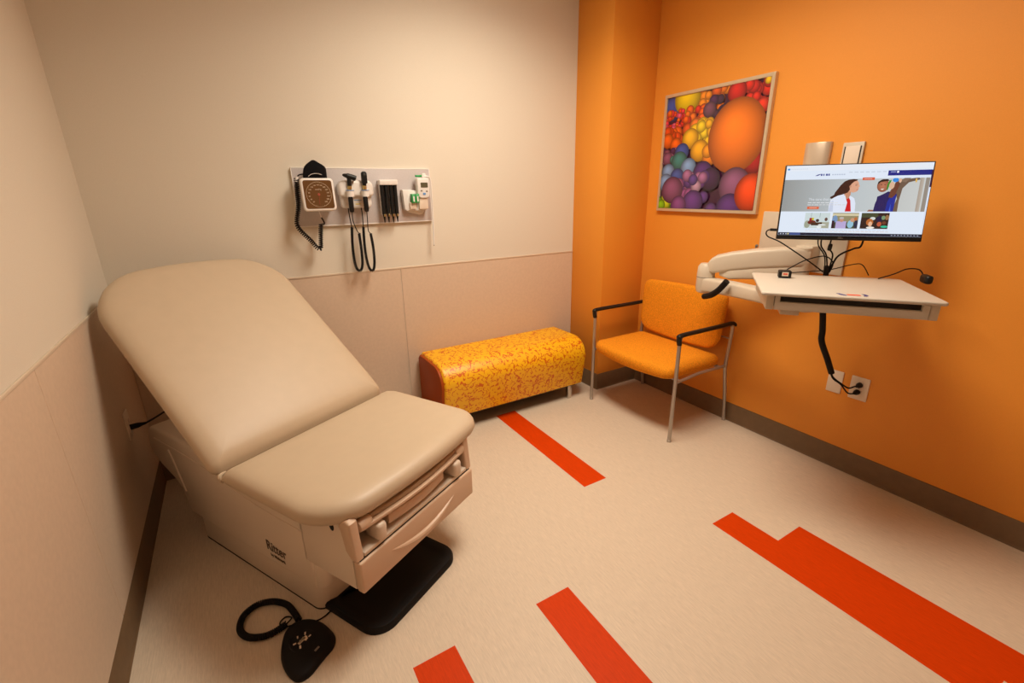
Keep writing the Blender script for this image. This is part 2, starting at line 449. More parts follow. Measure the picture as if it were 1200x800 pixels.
# ceiling light
t = thing('ceiling_light', 'rectangular recessed troffer light in the ceiling above the open floor', 'ceiling light', (LX, LY, CEIL))
bm = B(); a = .30; c_ = .60
for x0, x1, y0, y1 in ((-a-.02, a+.02, -c_-.02, -c_), (-a-.02, a+.02, c_, c_+.02), (-a-.02, -a, -c_, c_), (a, a+.02, -c_, c_)): box(bm, x0, x1, y0, y1, -.015, 0)
obj('light_frame', bm, 'white', t)
bm = B(); box(bm, -a, a, -c_, c_, -.008, -.001); obj('diffuser', bm, 'diffuser', t)

# ------------------------------------------------------------------ exam table
TA = math.radians(28.3)
T = thing('exam_table', 'beige power medical exam table with raised tan vinyl backrest', 'exam table', (.049, 1.503, 0), TA)
SW = .62
# base plinth
bm = B(); prism(bm, rrect(.012, SW-.012, .0, .84, .045), 0.003, .20, bev=.006); obj('base', bm, 'shell', T)
bm = B(); prism(bm, rrect(.012, SW-.012, -.001, .841, .045), 0, .003); obj('base_trim', bm, 'black', T)
# upper shell (side profile t,z)
prof = [(.0, .128), (.868, .122), (.888, .17), (.905, .235), (.945, .268), (1.05, .312), (1.118, .36), (1.135, .395), (1.10, .485), (1.085, .50), (.95, .512), (.5, .50), (.0, .50)]
bm = B(); prism(bm, prof, 0.0, SW, axis='x', bev=.016, seg=3)
sh = obj('shell', bm, 'shell', T)
# raised side flange line and bumps
bm = B(); tube(bm, cat([(-.001, .02, .375), (-.001, .3, .385), (-.001, .7, .44), (-.001, 1.05, .455)], 6), .0022, 6)
tube(bm, cat([(-.001, .93, .43), (-.001, .90, .36), (-.001, .86, .24)], 6), .004, 6); obj('shell_moulding', bm, 'shell', sh)
# front housing
bm = B()
prism(bm, [(-.235, .246), (.03, .246), (.03, .505), (-.18, .505), (-.235, .385)], 0, .03, axis='x', bev=.006)
prism(bm, [(-.235, .246), (.03, .246), (.03, .505), (-.18, .505), (-.235, .385)], SW-.03, SW, axis='x', bev=.006)
box(bm, .02, SW-.02, -.232, .03, .246, .384)
obj('front_housing', bm, 'shell', T)
bm = B(); prism(bm, rrect(.010, .075, -.03, .06, .03), .126, .25, bev=.004); obj('shell_corner', bm, 'shell', T)
# cheeks
for s0 in (-.006, SW-.030):
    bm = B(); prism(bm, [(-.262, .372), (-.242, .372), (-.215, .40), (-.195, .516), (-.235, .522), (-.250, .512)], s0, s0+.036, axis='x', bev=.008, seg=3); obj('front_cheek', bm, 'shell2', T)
# dark recess back
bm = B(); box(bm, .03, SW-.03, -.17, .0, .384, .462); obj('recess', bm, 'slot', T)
# drawer front with a smiling grip
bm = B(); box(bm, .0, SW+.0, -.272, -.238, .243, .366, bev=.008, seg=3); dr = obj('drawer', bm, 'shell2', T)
bm = B()
arc = [(x, -.268-.006*math.sin(PI*(x-.12)/.40), .278+.052*((x-.31)/.20)**2) for x in [.12+.38*k/20 for k in range(21)]]
tube(bm, arc, .01, 8, rfn=lambda q: .001+.0105*math.sin(PI*q)**.7); obj('drawer_grip', bm, 'shell2', dr)
bm = B(); box(bm, .01, SW-.01, -.262, -.236, .366, .371); obj('drawer_gap', bm, 'slot', T)
bm = B(); box(bm, .03, SW-.03, -.262, -.02, .371, .386, bev=.003); obj('shelf', bm, 'shell', T)
# pull-out leg extension with padded top
bm = B()
pts = [(.05, 0.02)]+[(.050+.53*k/16, -.258-.020*math.sin(PI*k/16)) for k in range(17)]+[(.58, .02)]
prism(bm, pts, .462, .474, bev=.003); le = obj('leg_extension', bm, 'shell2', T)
bm = B()
pts = [(.085, 0.02)]+[(.085+.46*k/16, -.246-.020*math.sin(PI*k/16)) for k in range(17)]+[(.545, .02)]
prism(bm, pts, .474, .494, bev=.006, seg=3); obj('extension_pad', bm, 'roll', le)
for c in (.060, .566):
    bm = B(); lathe(bm, [(.008, -.028), (.019, -.024), (.022, -.01), (.022, .01), (.019, .024), (.008, .028)], frame_mtx((c, -.238, .474), (0, 1, 0), (0, 0, 1), (1, 0, 0)), 18)
    obj('extension_end_cap', bm, 'shell2', le)
# grab ledge under extension
bm = B(); pts = [(.16+.30*k/12, -.246-.014*math.sin(PI*k/12)) for k in range(13)]
pts = pts+[(.46, -.15), (.16, -.15)]
prism(bm, pts, .400, .440, bev=.005); obj('extension_handle', bm, 'shell2', le)
for c, w_ in ((.108, .021), (.525, .024)):
    bm = B(); box(bm, c-w_, c+w_, -.274, -.20, .387, .452, bev=.014, seg=4); st = obj('stirrup', bm, 'shell', T)
    bm = B(); box(bm, c-.008, c+.008, -.22, -.08, .40, .412, bev=.002); obj('stirrup_arm', bm, 'steel', st)
# hook hole and side latches
bm = B(); lathe(bm, [(.010, -.003), (.012, .0), (.008, .002)], frame_mtx((0.0, -.155, .47), (0, 0, 1), (0, 1, 0), (-1, 0, 0))@Matrix.Diagonal((1.5, 1, 1, 1)), 16); obj('stirrup_release', bm, 'black', T)
for tt in (.20, .09):
    bm = B(); tube(bm, cat([(-.004, tt, .468), (-.012, tt-.004, .45), (-.004, tt-.03, .436), (-.002, tt-.05, .44)], 5), .004, 6); obj('side_clip', bm, 'shell', T)
# logo on side (reads towards -s side, letters run in -t direction)
lm = frame_mtx((-.0015, .212, .208), (0, -1, 0), (0, 0, 1), (-1, 0, 0))
text('logo', 'Ritter', .064, lm@Matrix.Diagonal((.82, 1, 1, 1)), 'logo', sh, bold=.0006)
text('logo_subtitle', 'by Midmark', .019, frame_mtx((-.0015, .21, .168), (0, -1, 0), (0, 0, 1), (-1, 0, 0)), 'logo', sh, bold=.0004)
# step
bm = B()
out = subdiv(rrect(.03, .50, -.275, .05, [.075, .04, .04, .085], 8), .03)
pad(bm, out, [(0, .0), (0, .018), (.006, .028), (.02, .030), (.045, .020), (.06, .017)], crown=0, nfill=4); obj('step', bm, 'black', T)
# seat cushion
def arcx(pts, x0, x1, y, amt):  # bow the front edge
    out = []
    for x, yy in pts:
        if yy < y: yy -= amt*math.sin(PI*min(1, max(0, (x-x0)/(x1-x0))))
        out.append((x, yy))
    return out
X0, X1 = -.080, .760
rg = [(.075, .492), (.03, .496), (.010, .507), (.0, .527), (.004, .546), (.014, .560), (.034, .570), (.065, .575)]
def seatwarp(x, y):
    k = max(0, min(1, (.15-y)/.35)); return (x, y-.030*k*math.sin(PI*min(1, max(0, (x-X0)/(X1-X0)))))
def seatfn(x, y, z):
    if y > .27: z -= min(.016, (y-.27)*.22)*(1 if z > .53 else 0)
    return (x, y, z)
bm = B(); pad_r(bm, X0, X1, -.244, .348, [.115, .035, .035, .165], rg, crown=.005, warp=seatwarp, fn=seatfn); obj('seat', bm, 'vinyl', T, smooth=70)
# backrest cushion
A = math.radians(39); e2 = Vector((0, math.cos(A), math.sin(A))); nn = Vector((0, -math.sin(A), math.cos(A))); P0 = Vector((0, .333, .567))
X0, X1 = -.088, .74
def bkwarp(x, y):
    k = max(0, min(1, (y-.45)/.45)); return (x, y+.045*k*math.sin(PI*min(1, max(0, (x-X0)/(X1-X0)))))
def bkfn(x, y, z):
    k = max(0, 1-y/.10); z2 = z-.016*k*k if z > -.03 else z
    p = P0+e2*y+nn*z2; return (x, p.y, p.z)
bm = B()
rg = [(.06, -.090), (.028, -.083), (.008, -.067), (.0, -.046), (.003, -.028), (.013, -.013), (.032, -.002), (.062, .003)]
pad_r(bm, X0, X1, .0, .985, [.035, .19, .22, .035], rg, crown=.007, warp=bkwarp, fn=bkfn); bk = obj('backrest', bm, 'vinyl', T, smooth=70)
# sewn fold corners at the hinge
for xx, sg in ((X0+.008, 1), (X1-.008, -1)):
    bm = B(); tube(bm, cat([(xx+sg*.03, .342, .542), (xx+sg*.006, .336, .540), (xx+sg*.002, .333, .526), (xx+sg*.01, .338, .505)], 6), .010, 8, rfn=lambda q: .002+.006*math.sin(PI*q)); obj('hinge_fold', bm, 'vinyl', bk)
bm = B(); p1 = P0+e2*.15+nn*-.10; p2 = P0+e2*.8+nn*-.10
for s_ in (.12, .50): tube(bm, [(s_, p1.y, p1.z), (s_, p2.y, p2.z)], .016, 8)
tube(bm, [(.31, .80, .47), (.31, (P0+e2*.55).y, (P0+e2*.55+nn*-.10).z)], .022, 10)
obj('backrest_support', bm, 'steel', T)
# power cord to the left outlet
Ti = T.matrix_basis.inverted()
t = thing('power_cord', 'black power cord plugged into left wall outlet behind exam table', 'cord', (XL, 2.472, .50))
bm = B(); lathe(bm, [(.008, 0), (.013, .004), (.012, .03), (.007, .05), (.005, .062)], axis_mtx((XL+.008, 2.482, .507), (1, .12, .06)), 12); obj('plug', bm, 'black', t, world=True)
bm = B(); tube(bm, cat([(XL+.065, 2.488, .510), (-.44, 2.51, .518), (-.40, 2.56, .522), (-.36, 2.60, .516)], 6), .0045, 8); obj('cable', bm, 'black', t, world=True)

# outlet helper
def outlet(name, label, org, xd, nd, duplex=True, pw=.075, ph=.122, group=None):
    org, xd, nd = Vector(org), Vector(xd), Vector(nd)
    t = thing(name, label, 'outlet', org, 0, group)
    m = frame_mtx(org, xd, (0, 0, 1) if False else Vector((0, 0, 1)), nd) # local x right, y up, z out
    bm = B(); prism(bm, rrect(-pw/2, pw/2, -ph/2, ph/2, .004, 3), 0, .006, bev=.002, mtx=m); p = obj('face_plate', bm, 'outlet', t, world=True)
    if duplex:
        for yy in (-.02, .02):
            bm = B(); prism(bm, rrect(-.017, .017, yy-.014, yy+.014, .010, 4), .006, .0085, mtx=m); s_ = obj('socket', bm, 'outlet', t, world=True)
            bm = B()
            for xx in (-.0065, .0065): box(bm, xx-.001, xx+.001, yy-.001, yy+.007, .0083, .0089, mtx=m)
            box(bm, -.002, .002, yy-.009, yy-.005, .0083, .0089, mtx=m); obj('slot', bm, 'slot', s_, world=True)
    bm = B(); lathe(bm, [(.003, .0), (.003, .0005), (.002, .001)], m@Matrix.Translation((0, 0, .006 if not duplex else .006)), 10); obj('screw', bm, 'steel', t, world=True)
    return t
outlet('wall_outlet', 'beige duplex outlet on the left wall behind the exam table', (XL+PT, 2.480, .522), (0, 1, 0), (1, 0, 0), ph=.13)
outlet('wall_outlet', 'duplex outlet with two black plugs on orange wall under keyboard tray', (XR, .957, .489), (0, -1, 0), (-1, 0, 0), pw=.085, ph=.125)
t = outlet('data_plate', 'blank beige wall plate left of the duplex outlet on orange wall', (XR, 1.073, .489), (0, -1, 0), (-1, 0, 0), duplex=False, pw=.072, ph=.125)
t['category'] = 'wall plate'

# foot control
t = thing('foot_control', 'black foot pedal controller with white symbols on floor beside table', 'foot control', (-.01, 1.39, 0))
op = [(-.087, 1.447), (-.071, 1.490), (-.040, 1.510), (-.004, 1.505), (.027, 1.485), (.054, 1.448), (.074, 1.398), (.076, 1.366), (.063, 1.340), (.037, 1.322), (.009, 1.300), (-.020, 1.279), (-.049, 1.275), (-.070, 1.292), (-.088, 1.335), (-.095, 1.389)]
op = [(p.x, p.y) for p in cat([(a, c, 0) for a, c in op], 4, closed=True)]
bm = B(); pad(bm, op, [(0, 0), (-.001, .006), (.002, .014), (.008, .021), (.016, .024)], crown=.007, nfill=5); pd = obj('housing', bm, 'black', t, world=True)
bm = B(); tube(bm, [(-.023+.042*math.cos(a_*PI/12), 1.404+.042*math.sin(a_*PI/12), .0275) for a_ in range(24)], .0015, 6, closed=True); obj('dial_ring', bm, 'blackg', t, world=True)
bm = B()
rot = Matrix.Translation((-.023, 1.404, 0))@Matrix.Rotation(TA+.1, 4, 'Z')
for (cx, cy, w_, h_, an) in ((0, .0, .017, .005, 0), (.006, -.003, .006, .010, .3), (-.008, .002, .006, .0035, .6), (.022, .012, .006, .0025, .8), (.022, -.010, .0045, .0025, 0), (-.022, .013, .005, .0025, -.5), (-.022, -.014, .0065, .003, .9), (0, .024, .005, .0022, .9)):
    mm = rot@Matrix.Translation((cx, cy, .0305))@Matrix.Rotation(an, 4, 'Z'); box(bm, -w_, w_, -h_, h_, -.003, .0006, bev=.0004, seg=1, mtx=mm)
obj('symbols', bm, 'outlet', t, world=True)
bm = B(); box(bm, -.009, .009, -.003, .003, -.004, .001, mtx=Matrix.Translation((.014, 1.345, .0285))@Matrix.Rotation(.6, 4, 'Z')); obj('badge', bm, 'grey', t, world=True)
bm = B(); pth = [(-.024, 1.515, .013), (-.035, 1.560, .013), (-.055, 1.612, .013), (-.100, 1.655, .013), (-.152, 1.668, .013), (-.197, 1.640, .013), (-.210, 1.584, .013), (-.187, 1.535, .013), (-.140, 1.508, .013), (-.10, 1.508, .013), (-.064, 1.520, .013)]
coil(bm, pth, .0092, .0032, .0066, 5, 8); obj('coiled_cord', bm, 'black', t, world=True)
bm = B(); tube(bm, cat([(-.064, 1.520, .013), (-.045, 1.545, .006), (-.065, 1.562, .004), (-.085, 1.545, .004), (-.075, 1.52, .004), (-.05, 1.508, .008), (-.03, 1.49, .014)], 6), .0026, 6)
tube(bm, cat([(-.024, 1.515, .013), (-.026, 1.50, .012)], 4), .0026, 6)
tube(bm, cat([(.015, 1.478, .014), (.04, 1.484, .004), (.065, 1.490, .004), (.09, 1.505, .004)], 5), .0026, 6); obj('cord', bm, 'black', t, world=True)

# ------------------------------------------------------------------ bench
t = thing('bench', 'yellow squiggle-patterned upholstered bench with rust ends against beige wall', 'bench', (1.53, 2.65, 0))
bx0, bx1, by0, by1, bz0, bz1 = .965, 2.10, 2.445, 2.862, .115, .468
def bprof(o=0):
    pts = [(by1-o, bz0+o), (by0+.035+o, bz0+o)]
    n = 10; r = .13
    cy_, cz = by0+r, bz1-r
    pts.append((by0+.012+o, bz0+.13))
    for k in range(n+1):
        a_ = PI+(-PI/2)*k/n; pts.append((cy_+(r-o)*math.cos(a_), cz+(r-o)*math.sin(a_)*1.0))
    pts.append((by1-.03-o, bz1-o)); pts.append((by1-o, bz1-.03-o))
    return pts
bm = B(); prism(bm, bprof(), bx0+.012, bx1, axis='x', bev=.018, seg=4); obj('upholstery', bm, 'benchfab', t, world=True)
for a_, c_ in ((bx0-.004, bx0+.016), (bx1-.016, bx1+.003)):
    bm = B(); prism(bm, bprof(.012), a_, c_, axis='x', bev=.004, seg=2); obj('end_panel', bm, 'benchend', t, world=True)
bm = B(); box(bm, bx0+.05, bx1-.05, by0+.06, by1-.03, bz0-.02, bz0+.01); obj('underframe', bm, 'slot', t, world=True)
for x in (bx0+.09, bx1-.105):
    for y in (by0+.065, by1-.07):
        bm = B()
        prism(bm, [(x-.022, bz0), (x+.022, bz0), (x+.012, .0), (x-.016, .0)], y-.016, y+.016, axis='y', bev=.003); obj('leg', bm, 'chrome', t, world=True)

# ------------------------------------------------------------------ guest chair (faces -x)
t = thing('guest_chair', 'wide orange upholstered armchair with silver legs and black armrests', 'chair', (2.38, 2.03, 0))
yA, yB_ = 1.665, 2.400
for y in (yA, yB_):
    sg = 1 if y > 2 else -1
    bm = B(); tube(bm, cat([(2.125, y, 0), (2.128, y, .40), (2.130, y, .665), (2.145, y, .682)], 6), .0115, 10); lg = obj('leg', bm, 'silverleg', t, world=True)
    bm = B(); lathe(bm, [(.013, 0), (.013, .012), (.011, .014)], Matrix.Translation((2.125, y, 0)), 12); obj('foot_cap', bm, 'silverleg', lg, world=True)
    bm = B(); tube(bm, cat([(2.665, y, 0), (2.635, y, .20), (2.605, y, .36), (2.600, y, .42), (2.612, y, .55), (2.618, y, .66), (2.60, y, .682)], 6), .0115, 10); lg = obj('leg', bm, 'silverleg', t, world=True)
    bm = B(); lathe(bm, [(.013, 0), (.013, .012), (.011, .014)], Matrix.Translation((2.663, y, 0)), 12); obj('foot_cap', bm, 'silverleg', lg, world=True)
    bm = B(); tube(bm, [(2.130, y, .395), (2.36, y-sg*.01, .405), (2.602, y, .405)], .009, 8); obj('side_rail', bm, 'silverleg', t, world=True)
    bm = B(); tube(bm, cat([(2.128, y, .635), (2.120, y, .672), (2.135, y, .689), (2.30, y, .690), (2.50, y, .688), (2.60, y, .689), (2.632, y, .680), (2.634, y, .668)], 6), .0155, 12, flat=.85); obj('armrest', bm, 'blackg', t, world=True)
bm = B(); tube(bm, [(2.17, yA, .397), (2.17, yB_, .397)], .009, 8); tube(bm, [(2.55, yA, .405), (2.55, yB_, .405)], .009, 8); obj('cross_rail', bm, 'silverleg', t, world=True)
out = subdiv(rrect(2.095, 2.585, yA+.022, yB_-.022, [.05, .05, .07, .07], 8), .03)
o2 = [((x-.028*math.sin(PI*(y-yA)/(yB_-yA)) if x < 2.3 else x), y) for x, y in out]
def sf(x, y, z):
    k = (y-(yA+yB_)/2)/((yB_-yA)/2)
    return (x, y, z-.016*math.cos(k*PI/2)*(1 if z < .44 else 0)+.0*k)
bm = B(); pad_r(bm, 2.095, 2.585, yA+.022, yB_-.022, [.05, .05, .07, .07], round_rings(.405, .475, .03, 8)+[(.05, .480)], crown=.014, warp=lambda x, y: ((x-.028*math.sin(PI*(y-yA)/(yB_-yA))*max(0, min(1, (2.4-x)/.2)), y)), fn=sf); obj('seat', bm, 'chairfab', t, smooth=60, world=True)
out = subdiv(rrect(yA+.05, yB_-.01, .505, .862, [.09, .05, .05, .09], 8), .03)
o2 = []
for y, z in out:
    k = (y-(yA+yB_)/2)/((yB_-yA)/2)
    if z < .60: z -= .026*math.cos(k*PI/2); y -= 0
    if z > .8: z += .012*math.cos(k*PI/2)
    wd = .985+.03*(z-.5)/.36; o2.append((((yA+yB_)/2+.01)+(y-(yA+yB_)/2-.01)*wd, z))
def bf(y, z, w_): 
    k = (y-2.03)/.36
    return (2.628-w_-.0+.035*(z-.68)/.36-.018*k*k, y, z)
bm = B(); pad(bm, o2, round_rings(-.005, .045, .022, 8)+[(.04, .048)], crown=.004, fn=bf); obj('backrest', bm, 'chairfab', t, smooth=60, world=True)
for y in (yA+.05, yB_-.05):
    bm = B(); tube(bm, [(2.614, y-.05 if y < 2 else y+.01, .585), (2.622, y+.02, .585)], .006, 8); obj('back_bracket', bm, 'silverleg', t, world=True)

# ------------------------------------------------------------------ balloon picture
fy0, fy1, fz0, fz1 = 1.652, 2.404, 1.347, 2.088
t = thing('framed_picture', 'square framed photo of multicoloured balloons on orange wall', 'picture', (XR, (fy0+fy1)/2, fz0))
for nm, (a0, a1, z0, z1) in (('frame', (fy0, fy1, fz1-.022, fz1)), ('frame', (fy0, fy1, fz0, fz0+.022)), ('frame', (fy0, fy0+.022, fz0+.022, fz1-.022)), ('frame', (fy1-.022, fy1, fz0+.022, fz1-.022))):
    pass
bm = B()
o1 = [(fy0, fz0), (fy1, fz0), (fy1, fz1), (fy0, fz1)]; i1 = [(fy0+.02, fz0+.02), (fy1-.02, fz0+.02), (fy1-.02, fz1-.02), (fy0+.02, fz1-.02)]
layers = [[(XR, *p) for p in o1], [(XR-.028, *p) for p in o1], [(XR-.028, *p) for p in i1], [(XR-.016, *p) for p in i1]]
vs = [[bm.verts.new(p) for p in l] for l in layers]
for a_, c_ in zip(vs, vs[1:]):
    for i in range(4): bm.faces.new((a_[i], a_[(i+1) % 4], c_[(i+1) % 4], c_[i]))
bmesh.ops.bevel(bm, geom=[e for e in bm.edges if abs(e.verts[0].co.x-(XR-.028)) < 1e-5 and abs(e.verts[1].co.x-(XR-.028)) < 1e-5], offset=.002, segments=2, affect='EDGES')
obj('frame', bm, 'frame', t, world=True)
cw, ch = fy1-fy0-.04, fz1-fz0-.04
cv = Canvas(cw, ch)
cv.rect(0, 0, 1, 1, lin((60, 20, 50)))
def bl(u, v, r, col, k=1.0):
    c1 = lin(tuple(min(255, c*1.03+8) for c in col)); c2 = lin(tuple(c*.53 for c in col)); cv.ell(u, v, r, r*k, c1, c2, -.15, -.35)
rd = random.Random(3)
def cluster(n, u0, u1, v0, v1, r0, r1, cols):
    for _ in range(n): bl(rd.uniform(u0, u1), rd.uniform(v0, v1), rd.uniform(r0, r1), rd.choice(cols))
RED, ORG, YEL, BLU, PUR, LIL, GRN, LBL, TEA, DPU, PNK = (215, 35, 20), (235, 95, 15), (250, 190, 10), (50, 75, 160), (95, 45, 130), (160, 100, 150), (130, 185, 20), (120, 155, 205), (50, 120, 120), (70, 30, 80), (225, 80, 120)
cluster(30, .3, .62, .0, .16, .03, .05, [(240, 120, 20), (245, 140, 20), (225, 90, 20)])
bl(.06, .10, .11, BLU); bl(.22, .03, .14, (250, 205, 15))
cluster(60, .0, .2, .12, .34, .018, .032, [RED, ORG, PNK, (230, 60, 30), (235, 50, 70)])
cluster(40, .22, .46, .12, .3, .03, .045, [ORG, (235, 110, 20), (240, 90, 10), RED])
cluster(8, .5, .62, .06, .22, .035, .05, [DPU, (60, 30, 60)]); bl(.47, .16, .065, (110, 65, 90))
cluster(20, .02, .2, .3, .4, .04, .06, [ORG, (220, 70, 15)]); bl(.04, .38, .07, ORG); bl(.14, .42, .065, (235, 95, 10)); bl(.26, .30, .06, (215, 80, 20)); bl(.34, .27, .06, (240, 120, 30))
cluster(22, .32, .56, .26, .42, .035, .055, [YEL, (250, 205, 30), (245, 175, 20)])
bl(.30, .38, .09, (250, 180, 20)); bl(.41, .49, .095, (250, 170, 15)); bl(.52, .56, .07, (235, 130, 20)); bl(.50, .50, .06, (240, 150, 20))
cluster(14, .0, .14, .46, .56, .03, .05, [DPU, LIL, (120, 60, 90)]); bl(.06, .54, .06, (130, 75, 110))
bl(.22, .49, .08, BLU); cluster(6, .1, .3, .55, .66, .03, .05, [TEA, (70, 140, 130)]); bl(.20, .57, .09, TEA); bl(.31, .63, .085, LBL); bl(.08, .66, .075, LBL); bl(.19, .71, .08, (60, 85, 160)); bl(.06, .76, .085, LBL)
cluster(30, .82, 1.0, .02, .22, .035, .055, [RED, (200, 30, 25), (225, 50, 25)]); bl(.72, .06, .085, (200, 25, 20)); bl(.98, .02, .03, YEL)
cluster(14, .84, 1.0, .5, .72, .06, .09, [(150, 15, 20), (190, 25, 20), (130, 10, 25)]); bl(.95, .62, .09, (165, 15, 20)); bl(.98, .5, .05, RED)
bl(.76, .40, .265, (250, 120, 20), 1.12)
bl(.47, .68, .10, (75, 35, 110)); bl(.56, .74, .10, (60, 25, 70)); cluster(22, .28, .52, .68, .9, .04, .06, [PUR, LIL, (150, 75, 140), (90, 50, 130)]); bl(.31, .70, .055, LIL); bl(.22, .78, .06, (165, 90, 150)); bl(.42, .80, .055, (180, 140, 170)); bl(.38, .74, .05, (90, 60, 140))
bl(.80, .80, .145, (135, 80, 120), 1.05)
cluster(18, .0, .25, .88, 1.0, .025, .05, [GRN, (90, 150, 30), (190, 205, 30)]); bl(.03, .97, .05, GRN)
bl(.15, .83, .125, (130, 75, 115)); bl(.40, .94, .11, (95, 50, 130)); bl(.24, .97, .09, (125, 65, 130)); bl(.78, .99, .13, (85, 45, 120)); bl(.96, .86, .145, (235, 70, 15), 1.1); bl(.60, 1.0, .06, (90, 50, 120))
pm = root_inv(t)@frame_mtx((XR-.017, (fy0+fy1)/2, (fz0+fz1)/2), (0, -1, 0), (1, 0, 0), (0, 0, 1))
cv.finish('print', 'print', t, pm)

# ------------------------------------------------------------------ diagnostic board on the back wall
yw = YB; yb = YB-.018
t = thing('mounting_board', 'pale grey laminate board on beige wall carrying medical instruments', 'board', (.74, YB, 1.323))
bm = B(); box(bm, .346, 1.128, yb, YB, 1.325, 1.631, bev=.002); bo = obj('board_face', bm, 'board', t, world=True)
bm = B()
box(bm, .344, 1.130, yb-.001, YB, 1.629, 1.634, bev=.001); box(bm, .344, 1.130, yb-.001, YB, 1.321, 1.326, bev=.001); box(bm, .343, .347, yb-.001, YB, 1.322, 1.633, bev=.001); box(bm, 1.127, 1.131, yb-.001, YB, 1.322, 1.633, bev=.001)
obj('edge_banding', bm, 'boarde', t, world=True)

# blood pressure gauge
gx, gz, gy = .452, 1.493, yb-.105
t = thing('blood_pressure_gauge', 'square-faced blood pressure gauge with black cuff and coiled tube', 'blood pressure gauge', (gx, yb, gz))
xz = lambda y: Matrix(((1, 0, 0, 0), (0, 0, -1, y), (0, 1, 0, 0), (0, 0, 0, 1)))  # local (x,y,z)->(x, y - z, y)
# build outlines in XZ, extruded towards the room
def face(bm, pts, y0, y1, bev=0, seg=2): return prism(bm, pts, y0, y1, axis='y', bev=bev, seg=seg)
tilt = Matrix.Translation((gx, gy, gz))@Matrix.Rotation(math.radians(3), 4, 'Z')@Matrix.Rotation(math.radians(-6), 4, 'X')@Matrix.Translation((-gx, -gy, -gz))
hw = .085
bm = B(); face(bm, rrect(gx-hw, gx+hw, gz-hw, gz+hw, .02), gy, gy+.032, bev=.008, seg=3); bmesh.ops.transform(bm, matrix=tilt, verts=bm.verts); gh = obj('bezel', bm, 'white', t, world=True)
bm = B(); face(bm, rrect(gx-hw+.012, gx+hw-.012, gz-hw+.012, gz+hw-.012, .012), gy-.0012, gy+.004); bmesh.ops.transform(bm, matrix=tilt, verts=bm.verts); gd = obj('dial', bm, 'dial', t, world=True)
bm = B()
tube(bm, [(gx+.064*math.cos(a_*PI/24), gy-.0014, gz+.064*math.sin(a_*PI/24)) for a_ in range(48)], .0007, 4, closed=True)
for i in range(61):
    a_ = math.radians(-90-20-320*i/60); r0 = .058 if i % 4 == 0 else .061
    tube(bm, [(gx+r0*math.cos(a_), gy-.0014, gz+r0*math.sin(a_)), (gx+.064*math.cos(a_), gy-.0014, gz+.064*math.sin(a_))], .0006, 4)
bmesh.ops.transform(bm, matrix=tilt, verts=bm.verts); obj('scale_ring', bm, 'dialp', gd, world=True)
Ti = t.matrix_basis.inverted()
for i in range(15):
    a_ = math.radians(-90-20-320*(i+1)/16)
    text('numeral', str(20*(i+1)), .0095, Ti@tilt@frame_mtx((gx+.049*math.cos(a_), gy-.0014, gz+.049*math.sin(a_)), (1, 0, 0), (0, 0, 1), (0, -1, 0)), 'dialp', gd, ext=.0003, bold=.0001)
bm = B(); tube(bm, [(gx, gy-.002, gz-.01), (gx-.004, gy-.002, gz-.052)], .001, 5); lathe(bm, [(.007, 0), (.006, .002)], axis_mtx((gx, gy-.001, gz), (0, -1, 0)), 14); bmesh.ops.transform(bm, matrix=tilt, verts=bm.verts); obj('needle', bm, 'red', gd, world=True)
text('dial_word', 'mmHg', .012, Ti@tilt@frame_mtx((gx, gy-.0014, gz+.026), (1, 0, 0), (0, 0, 1), (0, -1, 0)), 'dialp', gd, ext=.0003)
# cuff basket behind gauge
bm = B(); face(bm, rrect(gx-.070, gx+.075, gz-.085, gz+.075, .015), yb-.072, yb-.002, bev=.006); bkt = obj('basket', bm, 'white', t, world=True)
bm = B()
pts = [(-.060, .06), (-.062, .10), (-.050, .14), (-.020, .166), (.0, .174), (.025, .160), (.048, .142), (.050, .10), (.050, .06)]
pts = [(gx+a_, gz+c_) for a_, c_ in pts]
rim = [(p.x, p.z) for p in cat([(a_, 0, c_) for a_, c_ in pts], 4)]
face(bm, rim, yb-.088, yb-.074, bev=.004); face(bm, [(a_+.012, c_-.004) for a_, c_ in rim], yb-.060, yb-.046, bev=.004); face(bm, [(a_+.006, c_-.010) for a_, c_ in rim], yb-.074, yb-.06, bev=.003)
obj('cuff', bm, 'blackc', t, world=True)
bm = B(); tube(bm, cat([(gx-.038, yb-.091, gz+.092), (gx-.02, yb-.093, gz+.103), (gx+.005, yb-.093, gz+.106), (gx+.03, yb-.092, gz+.100)], 6), .004, 6, flat=.4); obj('cuff_label', bm, 'white', t, world=True)
ty = yb-.065
bm = B(); coil(bm, [(.358, ty, 1.575), (.352, ty, 1.50), (.346, ty, 1.43), (.328, ty, 1.36), (.330, ty, 1.325), (.352, ty, 1.290), (.385, ty, 1.250), (.410, ty, 1.212), (.428, ty, 1.205), (.434, ty, 1.24), (.442, ty, 1.30), (.448, ty, 1.335)], .0100, .0033, .0105, 5, 9)
obj('coiled_tube', bm, 'black', t, world=True)
bm = B(); tube(bm, cat([(.448, ty, 1.335), (.466, ty, 1.338), (.464, ty, 1.352), (.455, ty, 1.372)], 5), .004, 6); obj('tube_end', bm, 'black', t, world=True)
bm = B(); tube(bm, cat([(.358, ty, 1.575), (.372, ty, 1.592), (.395, ty, 1.597), (.41, ty, 1.60)], 5), .004, 6); obj('tube_end', bm, 'black', t, world=True)
bm = B(); tube(bm, [(.455, ty, 1.372), (.446, ty+.01, 1.415)], .003, 6); obj('tube_connector', bm, 'white', t, world=True)
bm = B(); tube(bm, [(.353, ty-.004, 1.56), (.362, ty-.004, 1.585)], .007, 8); obj('tube_connector', bm, 'white', t, world=True)

